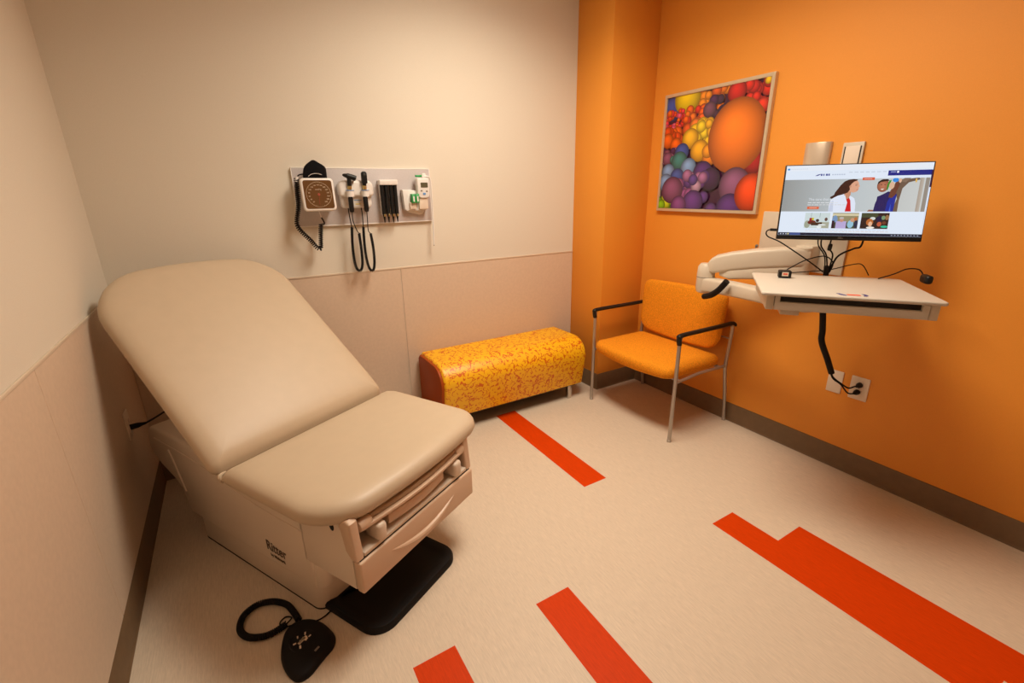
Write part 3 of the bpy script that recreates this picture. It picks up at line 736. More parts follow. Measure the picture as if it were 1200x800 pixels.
# diagnostic handle station
t = thing('instrument_charger', 'white two-handle wall charger holding the otoscope and ophthalmoscope', 'charger', (.663, yb, 1.413))
bm = B(); face(bm, rrect(.573, .748, 1.415, 1.525, .025), yb-.045, yb, bev=.012, seg=3); obj('body', bm, 'white', t, world=True)
bm = B(); face(bm, rrect(.566, .758, 1.478, 1.566, [.02, .035, .035, .02]), yb-.07, yb, bev=.016, seg=4); cr = obj('cradle', bm, 'white', t, world=True)
for hx in (.622, .705):
    bm = B(); tube(bm, [(hx, yb-.078, 1.478), (hx, yb-.078, 1.512)], .021, 16); obj('handle_cup', bm, 'white', t, world=True)
    bm = B(); tube(bm, [(hx+.022*math.cos(PI*k/8+PI), yb-.078+.022*math.sin(PI*k/8+PI), 1.512) for k in range(9)], .0022, 6); obj('cup_light', bm, 'blue', t, world=True)
bm = B(); face(bm, rrect(.652, .682, 1.436, 1.440, .001), yb-.047, yb-.044); obj('indicator', bm, 'yellow', t, world=True)
bm = B(); face(bm, rrect(.645, .688, 1.457, 1.460, .001), yb-.047, yb-.044); obj('brand_print', bm, 'blue', t, world=True)
hy = yb-.080
def handset(name, label, cat_, hx, head):
    t = thing(name, label, cat_, (hx, hy, 1.40))
    bm = B(); lathe(bm, [(.009, 1.395), (.012, 1.40), (.0135, 1.41), (.0135, 1.47), (.011, 1.478), (.013, 1.50), (.013, 1.515)], Matrix.Translation((hx-.004, hy, 0)), 16); obj('handle', bm, 'blackg', t, world=True)
    bm = B(); lathe(bm, [(.013, 1.478), (.0138, 1.482), (.0138, 1.498), (.013, 1.502)], Matrix.Translation((hx-.004, hy, 0)), 16); obj('collar', bm, 'chrome', t, world=True)
    bm = B(); lathe(bm, [(.011, 1.515), (.0115, 1.522), (.0115, 1.532), (.009, 1.54)], Matrix.Translation((hx-.002, hy, 0)), 16); obj('neck_ring', bm, 'steelcup', t, world=True)
    head(t, hx)
    return t
def oto(t, hx):
    bm = B(); tube(bm, [(hx-.001, hy, 1.536), (hx, hy-.002, 1.575)], .0115, 12); tube(bm, cat([(hx+.035, hy-.004, 1.574), (hx+.02, hy-.004, 1.580), (hx-.01, hy-.004, 1.588)], 4), .015, 14)
    obj('head', bm, 'blackg', t, world=True)
    bm = B(); tube(bm, [(hx-.008, hy-.004, 1.588), (hx-.026, hy-.004, 1.592), (hx-.034, hy-.004, 1.594)], .01, 12, rfn=lambda q: .013-.009*q); obj('speculum', bm, 'blackg', t, world=True)
def oph(t, hx):
    bm = B(); tube(bm, [(hx-.001, hy, 1.536), (hx, hy-.002, 1.56)], .0105, 12); face(bm, rrect(hx-.0145, hx+.0155, 1.545, 1.612, [.012, .013, .013, .012]), hy-.016, hy+.010, bev=.005, seg=3); obj('head', bm, 'blackg', t, world=True)
    bm = B(); lathe(bm, [(.008, 0), (.008, .003), (.005, .004)], axis_mtx((hx, hy-.015, 1.594), (0, -1, 0)), 14); obj('lens_window', bm, 'slot', t, world=True)
    bm = B(); lathe(bm, [(.010, 0), (.010, .003)], axis_mtx((hx, hy-.014, 1.57), (0, -1, 0)), 16); obj('lens_dial', bm, 'black', t, world=True)
def cords(t, pts, a, c):
    cy = yb-.060
    bm = B(); coil(bm, [(x, cy, z) for x, z in pts], .0062, .0026, .0054, 5, 8); obj('coiled_cord', bm, 'black', t, world=True)
    bm = B()
    tube(bm, cat([(*a,), (a[0]-.004, cy, a[2]-.04), (pts[0][0], cy, pts[0][1])], 5), .0028, 6)
    tube(bm, cat([(*c,), (c[0]+.004, cy, c[2]-.05), (pts[-1][0]-.012, cy, pts[-1][1]+.02), (pts[-1][0], cy, pts[-1][1])], 5), .0026, 6)
    obj('cord', bm, 'black', t, world=True)
o1 = handset('otoscope', 'black otoscope in left cup of the white wall charger', 'otoscope', .624, oto)
cords(o1, [(.613, 1.310), (.606, 1.23), (.604, 1.15), (.609, 1.09), (.622, 1.062), (.640, 1.068), (.650, 1.11), (.652, 1.19), (.650, 1.275)], (.611, yb-.035, 1.416), (.620, hy, 1.397))
o2_ = handset('ophthalmoscope', 'black ophthalmoscope with upright oval head in right charger cup', 'ophthalmoscope', .706, oph)
cords(o2_, [(.678, 1.310), (.674, 1.23), (.674, 1.15), (.682, 1.085), (.696, 1.055), (.712, 1.062), (.721, 1.11), (.722, 1.19), (.716, 1.270)], (.684, yb-.035, 1.416), (.702, hy, 1.397))

# specula dispenser
t = thing('specula_dispenser', 'white wall dispenser with four black stacked specula tubes', 'dispenser', (.85, yb, 1.34))
bm = B(); face(bm, rrect(.799, .906, 1.540, 1.568, .005), yb-.058, yb, bev=.003); face(bm, rrect(.803, .902, 1.37, 1.55, .004), yb-.028, yb, bev=.003); obj('housing', bm, 'white', t, world=True)
for i, x in enumerate((.8125, .838, .8655, .891)):
    bm = B(); tube(bm, [(x, yb-.042, 1.541), (x, yb-.042, 1.375)], .0115, 12); tb_ = obj('speculum_tube', bm, 'blackg', t, world=True)
    bm = B(); tube(bm, [(x, yb-.042, 1.376), (x, yb-.042, 1.350), (x, yb-.042, 1.328)], .006, 10, rfn=lambda q: .0085-.006*q); obj('speculum_tip', bm, 'blackg', tb_, world=True)
    bm = B(); box(bm, x-.004, x+.004, yb-.056, yb-.050, 1.362, 1.376, bev=.001); obj('spring_clip', bm, 'steelcup', tb_, world=True)

# thermometer
t = thing('electronic_thermometer', 'white wall-mounted thermometer with grey display and green probe tops', 'thermometer', (1.02, yb, 1.39))
bm = B(); face(bm, [(.935, 1.512), (.985, 1.512), (1.03, 1.505), (1.085, 1.46), (1.088, 1.398), (1.075, 1.388), (.955, 1.390), (.943, 1.40)], yb-.040, yb, bev=.006); obj('holder', bm, 'white', t, world=True)
bm = B(); face(bm, [(.955, 1.392), (1.075, 1.390), (1.06, 1.368), (1.04, 1.365), (.98, 1.378)], yb-.020, yb, bev=.003); obj('holder_base', bm, 'white', t, world=True)
bm = B(); face(bm, rrect(1.022, 1.098, 1.462, 1.578, [.025, .012, .012, .025]), yb-.066, yb-.03, bev=.006, seg=3); dv = obj('device', bm, 'white', t, world=True)
bm = B(); face(bm, rrect(1.03, 1.088, 1.398, 1.47, .006), yb-.056, yb-.03, bev=.004); obj('device_grip', bm, 'outlet', dv, world=True)
bm = B(); face(bm, rrect(1.043, 1.088, 1.524, 1.552, .002), yb-.068, yb-.065); obj('display', bm, 'lcd', dv, world=True)
for x, z, r in ((1.046, 1.505, .006), (1.080, 1.502, .006), (1.063, 1.487, .009)):
    bm = B(); face(bm, rrect(x-r, x+r, z-r*.7, z+r*.7, r*.6, 4), yb-.0685, yb-.065, bev=.0005, seg=1); obj('button', bm, 'blue' if r > .007 else 'grey', dv, world=True)
for x in (.993, 1.017):
    bm = B(); face(bm, rrect(x-.0115, x+.0115, 1.436, 1.488, .002), yb-.070, yb-.034, bev=.002); g_ = obj('probe_cover_box', bm, 'green', t, world=True)
    bm = B(); face(bm, rrect(x-.004, x+.005, 1.443, 1.474, .001), yb-.0712, yb-.0695); obj('box_label', bm, 'white', g_, world=True)
bm = B(); face(bm, rrect(.972, 1.012, 1.400, 1.440, .004), yb-.054, yb-.034, bev=.003); obj('box_tray', bm, 'outlet', t, world=True)
bm = B(); face(bm, rrect(1.022, 1.060, 1.584, 1.596, .002), yb-.052, yb-.034, bev=.002); obj('probe_top', bm, 'green', t, world=True)
bm = B(); face(bm, rrect(1.062, 1.088, 1.578, 1.606, .008), yb-.048, yb-.034, bev=.003); obj('probe_well', bm, 'white', t, world=True)
bm = B(); tube(bm, cat([(1.075, yb-.046, 1.588), (1.098, yb-.05, 1.586), (1.114, yb-.048, 1.570), (1.118, yb-.045, 1.50), (1.118, yb-.045, 1.35), (1.112, yb-.045, 1.176)], 6), .0048, 8); obj('probe_cord', bm, 'white', t, world=True)
bm = B(); tube(bm, [(1.112, yb-.045, 1.182), (1.1118, yb-.045, 1.170)], .003, 6); obj('cord_tip', bm, 'grey', t, world=True)

# ------------------------------------------------------------------ wall-mounted workstation arm
t = thing('workstation_arm', 'beige wall-mounted swing arm carrying a keyboard tray on orange wall', 'wall arm', (XR, 1.38, 1.06))
ARM = t
bm = B(); box(bm, XR-.016, XR, 1.147, 1.610, 1.055, 1.365, bev=.004); obj('wall_plate', bm, 'arm', t, world=True)
bm = B(); pts = [(XR-.028*math.sin(PI*k/12)-.012, 1.374-.063*math.cos(PI*k/12)) for k in range(13)]; pts = [(XR-.001, 1.311)]+pts+[(XR-.001, 1.437)]
prism(bm, pts, 1.375, 1.712, bev=.002); obj('wall_track', bm, 'brush', t, world=True)
bm = B(); tube(bm, [(2.600, 1.315, 1.03), (2.600, 1.315, 1.19)], .045, 20); box(bm, 2.60, XR-.01, 1.27, 1.36, 1.07, 1.20, bev=.008); obj('pivot', bm, 'arm', t, world=True)
def armbar(bm, p, q, th, prof0, prof1, bev=.012):
    """bar from p to q (xy), th thickness; prof = (zlo, zhi) at each end; several stations"""
    pass
def swept(bm, stations, seg=12):
    """stations: (x, y, z, half_w, half_h) cross-sections = superellipse, oriented along path"""
    rings = []
    n = len(stations)
    for i, (x, y, z, hw_, hh) in enumerate(stations):
        a_, c_ = stations[max(0, i-1)], stations[min(n-1, i+1)]
        d_ = Vector((c_[0]-a_[0], c_[1]-a_[1], 0)).normalized(); s_ = Vector((-d_.y, d_.x, 0))
        ring = []
        for k in range(24):
            th = 2*PI*k/24; cx, cz = math.cos(th), math.sin(th)
            ex = .34; px_ = math.copysign(abs(cx)**ex, cx)*hw_; pz = math.copysign(abs(cz)**ex, cz)*hh
            ring.append(bm.verts.new(Vector((x, y, z))+s_*px_+Vector((0, 0, pz))))
        rings.append(ring)
    for a_, c_ in zip(rings, rings[1:]):
        for k in range(24): bm.faces.new((a_[k], a_[(k+1) % 24], c_[(k+1) % 24], c_[k]))
    bm.faces.new(rings[0][::-1]); bm.faces.new(rings[-1]); return bm
# upper arm: a top shell that overlaps a slimmer lower shell
bm = B(); swept(bm, [(2.372, 1.712, 1.066, .030, .022), (2.378, 1.700, 1.070, .042, .040), (2.392, 1.676, 1.080, .048, .050), (2.43, 1.61, 1.100, .050, .052), (2.49, 1.50, 1.122, .052, .054), (2.55, 1.40, 1.135, .054, .054), (2.60, 1.315, 1.140, .050, .050), (2.617, 1.286, 1.14, .035, .04)]); obj('upper_arm', bm, 'arm', t, world=True)
bm = B(); swept(bm, [(2.405, 1.655, 1.030, .030, .012), (2.43, 1.61, 1.030, .044, .030), (2.49, 1.50, 1.046, .046, .036), (2.55, 1.40, 1.056, .048, .040), (2.60, 1.315, 1.060, .046, .040), (2.615, 1.29, 1.06, .035, .03)]); obj('upper_arm_cover', bm, 'arm', t, world=True)
bm = B(); tube(bm, [(2.352+.03*a_, 1.665+.028*a_+.0*a_, 1.098-.0) for a_ in (0, .01)], .001, 4)
bm.free()
# elbow
bm = B(); lathe(bm, [(.030, .905), (.044, .912), (.050, .935), (.050, 1.02), (.047, 1.06), (.035, 1.078)], Matrix.Translation((2.372, 1.722, 0)), 24); eb = obj('elbow', bm, 'arm', t, world=True)
bm = B(); lathe(bm, [(.0505, .998), (.051, .999), (.051, 1.001), (.0505, 1.002)], Matrix.Translation((2.372, 1.722, 0)), 24); obj('elbow_seam', bm, 'grey', eb, world=True)
# lower arm back towards the tray
bm = B(); swept(bm, [(2.372, 1.722, .955, .044, .042), (2.365, 1.68, .958, .045, .042), (2.33, 1.50, .967, .044, .037), (2.27, 1.28, .975, .044, .034), (2.20, 1.10, .98, .044, .030), (2.185, 1.06, .98, .038, .026)]); obj('lower_arm', bm, 'arm', t, world=True)
# cable sleeve at elbow
bm = B(); tube(bm, cat([(2.30, 1.665, .900), (2.275, 1.60, .925), (2.255, 1.545, .965), (2.25, 1.50, 1.02)], 6), .017, 10); obj('cable_sleeve', bm, 'black', t, world=True)
# tray, in its own axes: along e (front edge), back along n
e = Vector((.6, -.8, 0)); nb = Vector((.8, .6, 0)); FLc = Vector((1.788, 1.033, 0))
TM = frame_mtx(FLc, e, nb, (0, 0, 1))
TW, TD = .595, .49
bm = B()
o_ = rrect(0, TW, 0, TD, [.014, .02, .02, .014], 4); o_ = [(x+(.0), y) for x, y in o_]
o_ = [(x+.035*(1-y/TD)*0, y) for x, y in o_]
prism(bm, o_, 1.086, 1.1, bev=.005, seg=3, mtx=TM); tr = obj('tray_top', bm, 'tray', t, world=True)
bm = B()
for x0, x1 in ((.022, .050), (TW-.045, TW-.017)): box(bm, x0, x1, .015, TD-.05, 1.028, 1.087, bev=.003, mtx=TM)
box(bm, .03, TW-.03, .10, TD-.05, 1.028, 1.034, mtx=TM); box(bm, .03, TW-.03, TD-.07, TD-.05, 1.03, 1.087, mtx=TM); obj('drawer_housing', bm, 'arm', t, world=True)
bm = B()
prism(bm, [(.052, 1.030), (TW-.047, 1.030), (TW-.047, 1.084), (TW-.052-.018, 1.084), (TW-.052-.018, 1.062), (.052+.018, 1.062), (.052+.018, 1.084), (.052, 1.084)], .010, .026, axis='y', bev=.002, mtx=TM)
obj('keyboard_drawer', bm, 'tray', t, world=True)
bm = B(); box(bm, .054, TW-.05, .06, .10, 1.036, 1.084, mtx=TM); obj('drawer_interior', bm, 'slot', t, world=True)
bm = B(); box(bm, .09, .16, .10, .20, .99, 1.03, bev=.004, mtx=TM); obj('tray_bracket', bm, 'arm', t, world=True)
bm = B(); tube(bm, [(2.185, 1.06, .96), (2.185, 1.06, 1.03)], .035, 16); obj('tray_mount', bm, 'arm', t, world=True)
# sticker on tray: blue swoosh, red strip
zt = 1.1003
def sticker(name, pts, m): 
    bm = B(); prism(bm, pts, zt-.001, zt+.0003, mtx=TM); obj(name, bm, m, tr, world=True)
q0 = .268
sticker('sticker_swoosh', [(q0-.004, .062), (q0+.008, .066), (q0+.016, .050), (q0+.026, .030), (q0+.016, .022), (q0+.004, .036)], 'navy')
sticker('sticker_strip', rrect(q0+.028, q0+.072, .034, .056, .004, 3), 'redlabel')
sticker('sticker_swoosh', [(q0+.082, .074), (q0+.094, .070), (q0+.098, .046), (q0+.088, .028), (q0+.076, .026), (q0+.086, .048)], 'navy')
Ti = t.matrix_basis.inverted()

# cable raceway on the wall above
t = thing('cable_raceway', 'narrow beige wall box with black side slots above the monitor', 'cable cover', (XR, 1.21, 1.30))
bm = B(); box(bm, XR-.014, XR, 1.164, 1.257, 1.37, 1.70, bev=.003); obj('cover', bm, 'arm', t, world=True)
bm = B()
for y0, y1 in ((1.173, 1.1785), (1.2425, 1.248)): box(bm, XR-.0155, XR-.012, y0, y1, 1.375, 1.682)
obj('slot', bm, 'slot', t, world=True)
bm = B(); box(bm, XR-.0155, XR-.012, 1.1785, 1.2425, 1.375, 1.683, bev=.001); obj('inset_panel', bm, 'outlet', t, world=True)
# small hook / thumb-screw on the wall by the arm
t = thing('wall_hook', 'tiny dark metal hook on orange wall left of swing arm', 'hook', (XR, 1.624, 1.165))
bm = B(); lathe(bm, [(.009, 0), (.009, .004), (.003, .005), (.003, .015)], axis_mtx((XR, 1.630, 1.165), (-1, 0, 0)), 12); obj('rosette', bm, 'grey', t, world=True)
bm = B(); tube(bm, [(XR-.012, 1.630, 1.163), (XR-.012, 1.628, 1.13)], .0028, 6); obj('stem', bm, 'grey', t, world=True)

# ------------------------------------------------------------------ monitor
yaw, pit = math.radians(-142.36), math.radians(9.39)
nM = Vector((math.cos(yaw)*math.cos(pit), math.sin(yaw)*math.cos(pit), math.sin(pit)))
rM = Vector((-math.sin(yaw), math.cos(yaw), 0)); uM = nM.cross(rM)
cM = Vector((2.343, 1.023, 1.431)); MW, MH = .54, .324
MM = frame_mtx(cM, rM, -nM, uM)      # local x right, y away, z up
t = thing('monitor', 'widescreen black computer monitor showing a clinic website over the tray', 'monitor', cM-uM*MH/2)
bm = B(); box(bm, -MW/2, MW/2, 0, .014, -MH/2, MH/2, bev=.003, mtx=MM); obj('housing', bm, 'blackg', t, world=True)
bm = B(); box(bm, -.17, .17, .014, .045, -.13, .10, bev=.012, mtx=MM); obj('rear_cover', bm, 'blackg', t, world=True)
bm = B(); box(bm, -MW/2+.002, MW/2-.002, -.0015, .0, -MH/2+.001, -MH/2+.017, bev=.0005, mtx=MM); obj('bottom_bezel', bm, 'blackg', t, world=True)
Ti = t.matrix_basis.inverted()
text('bezel_logo', 'DELL', .009, Ti@MM@frame_mtx((-.02, -.0016, -MH/2+.009), (1, 0, 0), (0, 0, 1), (0, -1, 0)), 'grey', t)
# VESA arm from wall track to the monitor back
pb = cM+(-nM)*.045; 
t2 = ARM
bm = B(); tube(bm, [(XR-.036, 1.374, 1.40), (XR-.036, 1.374, 1.50)], .022, 14); obj('monitor_pivot', bm, 'arm', t2, world=True)
bm = B(); tube(bm, cat([(XR-.045, 1.374, 1.43), (2.56, 1.30, 1.43), tuple(pb+Vector((.07, .06, 0))), tuple(pb)], 6), .018, 12); obj('monitor_link', bm, 'arm', t2, world=True)
bm = B(); box(bm, -.055, .055, .044, .054, -.055, .055, bev=.003, mtx=MM); obj('mount_plate', bm, 'blackg', t2, world=True)
SWd, SH = MW-.010, MH-.023
cv = Canvas(SWd, SH, .00003)
W1 = lin((226, 236, 250)); G1 = lin((168, 170, 168)); 
cv.rect(0, 0, 1, 1, W1)
cv.rect(0, 0, 1, .075, lin((232, 238, 248))); cv.ell(.018, .05, .010, .014, lin((60, 150, 220)), n=12, rings=1)
for i in range(9): cv.rect(.035+.014*i, .045, .044+.014*i, .052, lin((200, 212, 228)))
# logo
cv.poly([(.215, .150), (.235, .130), (.262, .120), (.245, .140), (.232, .150)], lin((60, 70, 140)))
for i, w_ in enumerate((.012, .008, .014, .010)): cv.rect(.255+.018*i, .122, .255+.018*i+w_, .150, lin((70, 80, 150)))
for i in range(6): cv.rect(.335+.016*i, .128, .347+.016*i, .144, lin((190, 200, 220)))
for i in range(11): cv.rect(.45+.038*i, .105, .45+.038*i+.026, .113, lin((190, 198, 212)))
# navy bar
cv.rect(.715, .095, .995, .165, lin((28, 38, 130))); cv.rect(.73, .11, .765, .122, lin((150, 160, 210))); cv.ell(.778, .117, .008, .014, lin((240, 240, 250)), n=12, rings=1)
# hero picture
HT, HBm = .20, .655
cv.rect(0, HT, 1, HBm, lin((150, 152, 150)), lin((205, 208, 206)))
cv.rect(0, HT, .45, HBm, lin((150, 152, 150)), lin((188, 196, 200)))
cv.rect(.45, HT, .79, HBm, lin((188, 196, 200)), lin((200, 206, 206)))
# mural tree
cv.poly([(.775, HBm), (.80, .48), (.775, .33), (.775, .24), (.80, .22), (.86, .215), (.905, HT), (.925, HT), (.93, .225), (.86, .26), (.825, .34), (.815, .50), (.815, HBm)], lin((110, 88, 72)))
cv.poly([(.80, .24), (.83, HT), (.87, HT), (.84, .26)], lin((130, 108, 90)))
cv.rect(.93, HT, .955, HBm, lin((170, 155, 140)), lin((190, 180, 168))); cv.rect(.965, HT, 1, HBm, lin((150, 140, 128)))
cv.ell(.905, .235, .006, .03, lin((225, 180, 90)), n=10, rings=1)
# clinician: coat, red top, face, hair
COAT = lin((225, 232, 248)); HAIR = lin((62, 30, 20)); SKIN = lin((222, 165, 135)); SK2 = lin((200, 140, 110))
cv.poly([(.345, HBm), (.345, .56), (.352, .49), (.385, .44), (.44, .41), (.49, .44), (.515, .47), (.528, .54), (.532, HBm)], COAT)
cv.poly([(.345, HBm), (.355, .52), (.372, .50), (.378, HBm)], lin((200, 208, 228)))
cv.poly([(.462, HBm), (.455, .54), (.447, .47), (.475, .45), (.490, .50), (.505, HBm)], lin((205, 25, 30)))
cv.poly([(.440, .42), (.445, .35), (.485, .36), (.485, .42), (.475, .47), (.462, .48)], SK2)
cv.poly([(.440, .46), (.446, .42), (.470, .53), (.462, HBm), (.455, HBm)], COAT)
cv.poly([(.43, .24), (.47, .215), (.515, .22), (.53, .255), (.532, .28), (.541, .305), (.533, .315), (.535, .345), (.525, .375), (.50, .392), (.475, .375), (.455, .35)], SKIN)
cv.poly([(.480, .27), (.47, .31), (.475, .35), (.462, .39), (.43, .415), (.40, .43), (.375, .455), (.358, .475), (.345, .468), (.345, .45), (.37, .42), (.375, .385), (.39, .34), (.405, .29), (.43, .235), (.455, .212), (.49, .203), (.52, .21), (.515, .225), (.495, .24)], HAIR)
cv.rect(.508, .288, .520, .294, lin((90, 50, 40))); cv.poly([(.516, .352), (.531, .345), (.528, .356)], lin((190, 80, 80)))
cv.rect(.508, .274, .524, .279, lin((110, 70, 50))); cv.ell(.475, .305, .007, .018, SK2, n=10, rings=1)
# child: shirt, head, raised arm
BLUE1 = lin((30, 45, 150)); SKB = lin((150, 92, 68))
cv.poly([(.615, HBm), (.625, .628), (.655, .632), (.665, HBm)], SKB)
cv.poly([(.655, HBm), (.660, .55), (.667, .50), (.668, .45), (.70, .42), (.735, .38), (.775, .39), (.795, .42), (.79, .55), (.787, HBm)], lin((38, 30, 90)))
cv.poly([(.735, HBm), (.74, .52), (.755, .45), (.795, .42), (.79, .55), (.787, HBm)], BLUE1); cv.poly([(.76, HBm), (.765, .55), (.77, HBm)], lin((60, 100, 220)))
cv.poly([(.742, .46), (.748, .37), (.765, .31), (.775, .25), (.80, .24), (.803, .30), (.79, .38), (.785, .43), (.765, .47)], lin((110, 62, 45)))
cv.ell(.695, .30, .040, .088, lin((190, 120, 90)), lin((140, 82, 60)), 0, 0, n=24)
cv.poly([(.655, .29), (.66, .245), (.685, .215), (.72, .212), (.735, .235), (.71, .24), (.675, .25)], lin((40, 22, 16)))
cv.rect(.678, .285, .688, .292, lin((50, 28, 20))); cv.rect(.702, .285, .712, .292, lin((50, 28, 20))); cv.poly([(.682, .345), (.705, .340), (.698, .355), (.688, .357)], lin((240, 230, 220)))
cv.poly([(.722, .36), (.722, .29), (.730, .24), (.742, .22), (.745, .235), (.735, .29), (.730, .36)], lin((50, 140, 40)))
cv.ell(.752, .30, .018, .05, lin((220, 180, 150)), n=14, rings=1); cv.ell(.772, .225, .020, .03, lin((50, 140, 225)), n=14, rings=1); cv.ell(.802, .235, .010, .03, lin((225, 180, 150)), n=10, rings=1)
cv.rect(0, .19, 1, HT, W1)
cv.rect(.55, .185, .632, .222, lin((215, 90, 55))); cv.rect(.562, .200, .615, .206, lin((240, 200, 190)))
# body copy
for j, (u1, c_) in enumerate(((.40, 215), (.44, 205))):
    u = .19
    while u < u1:
        w_ = rd.uniform(.012, .03); cv.rect(u, .525+.03*j, u+w_, .535+.03*j, lin((c_+10, c_+12, c_+14))); u += w_+.006
cv.rect(.19, .585, .275, .622, lin((222, 100, 60))); cv.rect(.205, .600, .26, .606, lin((245, 205, 185)))
# thumbnails
def thumb(u0, u1, v0, v1, base, blobs):
    cv.rect(u0, v0, u1, v1, lin(base))
    for (a_, b_, ra, rb, c_) in blobs:
        uu, vv = u0+(u1-u0)*a_, v0+(v1-v0)*b_; ru, rv = (u1-u0)*ra, (v1-v0)*rb
        ua, ub = max(u0, uu-ru), min(u1, uu+ru); va, vb = max(v0, vv-rv), min(v1, vv+rv)
        if ub-ua > .02 and ra < .2:
            cv.ell((ua+ub)/2, (va+vb)/2, (ub-ua)/2, (vb-va)/2, lin(c_), n=14, rings=1)
        else: cv.rect(ua, va, ub, vb, lin(c_))
V0, V1 = .675, .895
thumb(.185, .365, V0, V1, (205, 218, 218), [(.12, .75, .12, .25, (160, 165, 145)), (.8, .8, .2, .2, (170, 170, 150)), (.3, .62, .17, .14, (110, 35, 25)), (.24, .42, .05, .09, (160, 30, 40)), (.33, .40, .04, .08, (200, 190, 40)), (.5, .72, .22, .10, (70, 45, 30)), (.52, .50, .07, .10, (60, 40, 35)), (.62, .92, .1, .08, (235, 240, 240)), (.72, .78, .16, .05, (230, 235, 235)), (.86, .42, .06, .12, (100, 70, 60)), (.6, .15, .01, .15, (150, 170, 170)), (.25, .15, .01, .15, (150, 170, 170))])
thumb(.383, .565, V0, V1, (150, 140, 105), [(.5, .12, .5, .07, (215, 205, 170)), (.1, .45, .11, .3, (120, 150, 190)), (.5, .8, .5, .2, (70, 75, 55)), (.36, .78, .20, .24, (185, 170, 215)), (.37, .45, .08, .14, (200, 145, 120)), (.36, .33, .09, .07, (190, 185, 180)), (.72, .72, .12, .25, (150, 195, 215)), (.78, .45, .08, .13, (205, 150, 120)), (.93, .7, .07, .28, (40, 45, 70)), (.9, .38, .06, .12, (190, 110, 60)), (.05, .75, .05, .25, (50, 25, 40))])
thumb(.583, .770, V0, V1, (52, 32, 26), [(.3, .15, .3, .14, (70, 75, 50)), (.42, .35, .10, .10, (215, 220, 215)), (.33, .58, .13, .22, (185, 105, 50)), (.36, .70, .07, .16, (235, 185, 150)), (.38, .94, .15, .08, (240, 235, 225)), (.66, .38, .12, .2, (30, 25, 60)), (.68, .70, .08, .15, (190, 90, 60)), (.8, .30, .07, .13, (120, 150, 110)), (.93, .28, .07, .16, (150, 110, 70)), (.88, .86, .14, .07, (40, 190, 150)), (.85, .62, .08, .1, (110, 60, 40))])
for j, c_ in ((.915, (195, 208, 225)), (.935, (225, 205, 190))):
    u = .2
    while u < .76:
        w_ = rd.uniform(.012, .03); cv.rect(u, j, u+w_, j+.006, lin(c_)); u += w_+.007
# taskbar
cv.rect(0, .962, 1, 1, lin((22, 26, 48))); cv.rect(.085, .964, .165, .998, lin((60, 80, 140)))
for u in (.015, .035, .055): cv.rect(u, .974, u+.008, .990, lin((200, 210, 225)))
cv.rect(.07, .972, .08, .992, lin((220, 215, 160)))
for i in range(9): cv.rect(.80+.021*i, .976, .80+.021*i+.011, .988, lin((150, 160, 180)))
# scrollbar
cv.rect(.988, .20, 1, .962, lin((222, 230, 245))); cv.rect(.990, .10, 1.0, .33, lin((60, 25, 55)))
cv.finish('screen', 'screen', t, Ti@MM@Matrix.Translation((0, -.0004, (MH/2-.0045)-SH/2)))
text('screen_text', 'The care that cares', .014, Ti@MM@Matrix.Translation((-SWd/2+.19*SWd, -.009, MH/2-.0045-.485*SH))@frame_mtx((0, 0, 0), (1, 0, 0), (0, 0, 1), (0, -1, 0)), 'screentext', t, align='LEFT', ext=.0001)

# ------------------------------------------------------------------ cables around the tray
t = thing('cable_bundle', 'black cables rising from the tray back edge to the monitor', 'cables', (2.40, 1.09, 1.09))
cab = lambda pts, r, nm='cable': obj(nm, tube(B(), cat(pts, 8), r, 7), 'black', t, world=True)
cab([(2.405, 1.100, 1.02), (2.397, 1.092, 1.10), (2.390, 1.092, 1.14)], .012, 'bundle_sleeve')
cab([(2.390, 1.095, 1.11), (2.380, 1.105, 1.186), (2.358, 1.130, 1.235), (2.356, 1.136, 1.275)], .0028)
cab([(2.398, 1.088, 1.11), (2.384, 1.10, 1.19), (2.366, 1.122, 1.235), (2.366, 1.125, 1.285)], .0034)
cab([(2.398, 1.085, 1.11), (2.400, 1.080, 1.19), (2.388, 1.095, 1.226), (2.392, 1.092, 1.285)], .0034)
bm = B(); tube(bm, [(2.388, 1.095, 1.212), (2.389, 1.094, 1.218), (2.390, 1.093, 1.238), (2.391, 1.093, 1.244)], .008, 10, rfn=lambda q: .006 if q < .1 or q > .9 else .009); obj('ferrite_bead', bm, 'blackg', t, world=True)
cab([(2.400, 1.082, 1.11), (2.412, 1.064, 1.186), (2.446, 1.02, 1.224), (2.462, 1.0, 1.235), (2.468, .995, 1.285)], .0042)
cab([(2.385, 1.100, 1.112), (2.336, 1.161, 1.168), (2.264, 1.255, 1.245), (2.228, 1.302, 1.272), (2.224, 1.309, 1.296), (2.236, 1.292, 1.306), (2.256, 1.268, 1.302)], .0030)
bm = B(); tube(bm, [(2.232, 1.298, 1.304), (2.252, 1.272, 1.303)], .0065, 8); obj('plug', bm, 'blackg', t, world=True)
cab([(2.255, 1.205, 1.118), (2.289, 1.20, 1.130), (2.337, 1.161, 1.166), (2.380, 1.105, 1.186), (2.404, 1.074, 1.156), (2.400, 1.080, 1.11)], .0026)
cab([(2.300, 1.20, 1.103), (2.36, 1.12, 1.116), (2.404, 1.074, 1.126), (2.456, 1.007, 1.154), (2.475, .98, 1.150), (2.493, .955, 1.105)], .0022)
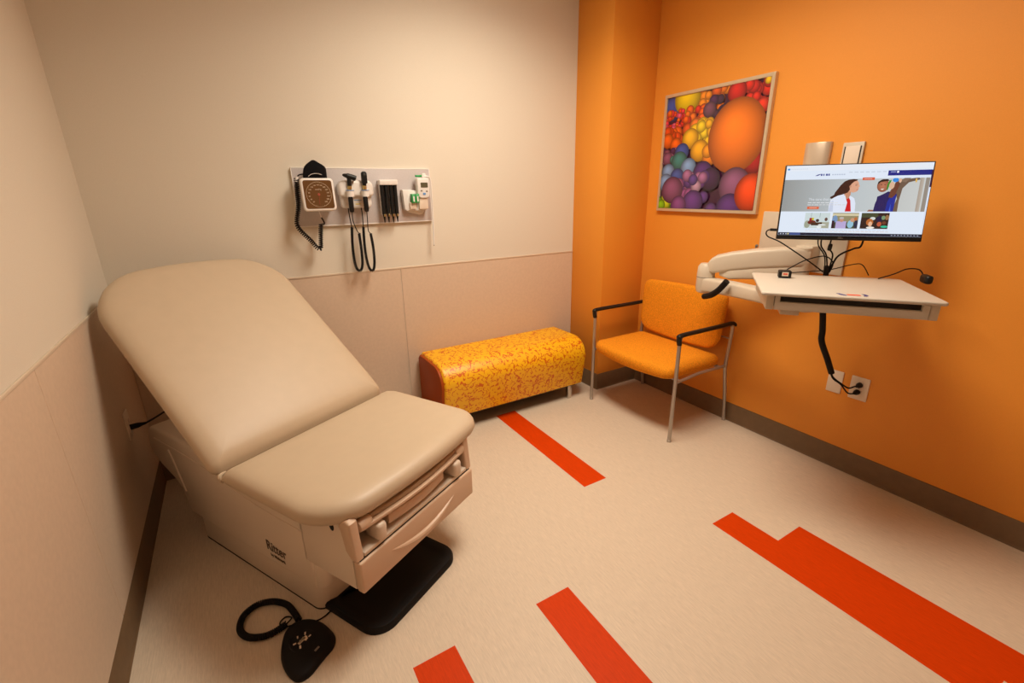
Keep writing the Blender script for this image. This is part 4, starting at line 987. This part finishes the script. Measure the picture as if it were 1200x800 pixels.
# hanging bundle to the outlets
t = thing('hanging_cable', 'thick black cable bundle hanging from tray to orange wall outlet', 'cable', (2.50, 1.11, .60))
obj('sleeve', tube(B(), cat([(2.44, 1.12, 1.02), (2.48, 1.116, .94), (2.50, 1.103, .811), (2.50, 1.095, .745), (2.535, 1.067, .650), (2.575, 1.052, .570)], 8), .0145, 10), 'black', t, world=True)
for dz, ez, ey in ((.0, .513, .950), (-.006, .472, .955)):
    obj('cable', tube(B(), cat([(2.57, 1.053, .578+dz), (2.585, 1.043, .545+dz), (2.61, 1.01, .515+dz), (2.635, .985, (.50+ez)/2+dz-.012), (XR-.045, .962, ez-.004), (XR-.03, ey, ez)], 6), .004, 7), 'black', t, world=True)
    bm = B(); lathe(bm, [(.012, 0), (.0145, .004), (.0135, .018), (.008, .028), (.005, .036)], axis_mtx((XR-.0085, ey+.002, ez), (-1, .15, -.1)), 14); obj('plug', bm, 'blackg', t, world=True)
# card reader on the tray
pc = FLc+e*.125+nb*.375+Vector((0, 0, 1.1004))
t = thing('card_reader', 'small black badge reader with red label on tray back left corner', 'card reader', pc)
m_ = frame_mtx(pc, e, nb, (0, 0, 1))
bm = B(); box(bm, -.026, .026, -.022, .022, .0, .034, bev=.006, seg=3, mtx=m_); obj('body', bm, 'blackg', t, world=True)
bm = B(); box(bm, -.013, .013, -.0226, -.0216, .010, .028, mtx=m_); obj('label_plate', bm, 'outlet', t, world=True)
bm = B(); box(bm, -.009, .009, -.0230, -.0222, .016, .023, mtx=m_); obj('label_print', bm, 'redlabel', t, world=True)
# mouse/scanner at the right
t = thing('handheld_scanner', 'black handheld scanner on the right rear tray edge with looped cord', 'scanner', (2.575, .80, 1.1))
m_ = frame_mtx((2.52, .83, 1.1), e, nb, (0, 0, 1))
bm = B(); prism(bm, rrect(.040, .068, -.10, -.03, .012, 5), .001, .036, bev=.010, seg=4, mtx=m_); obj('body', bm, 'blackg', t, world=True)
obj('cord', tube(B(), cat([(2.450, .90, 1.103), (2.50, .862, 1.125), (2.54, .835, 1.146), (2.565, .80, 1.145), (2.555, .775, 1.12)], 8), .0026, 7), 'black', t, world=True)
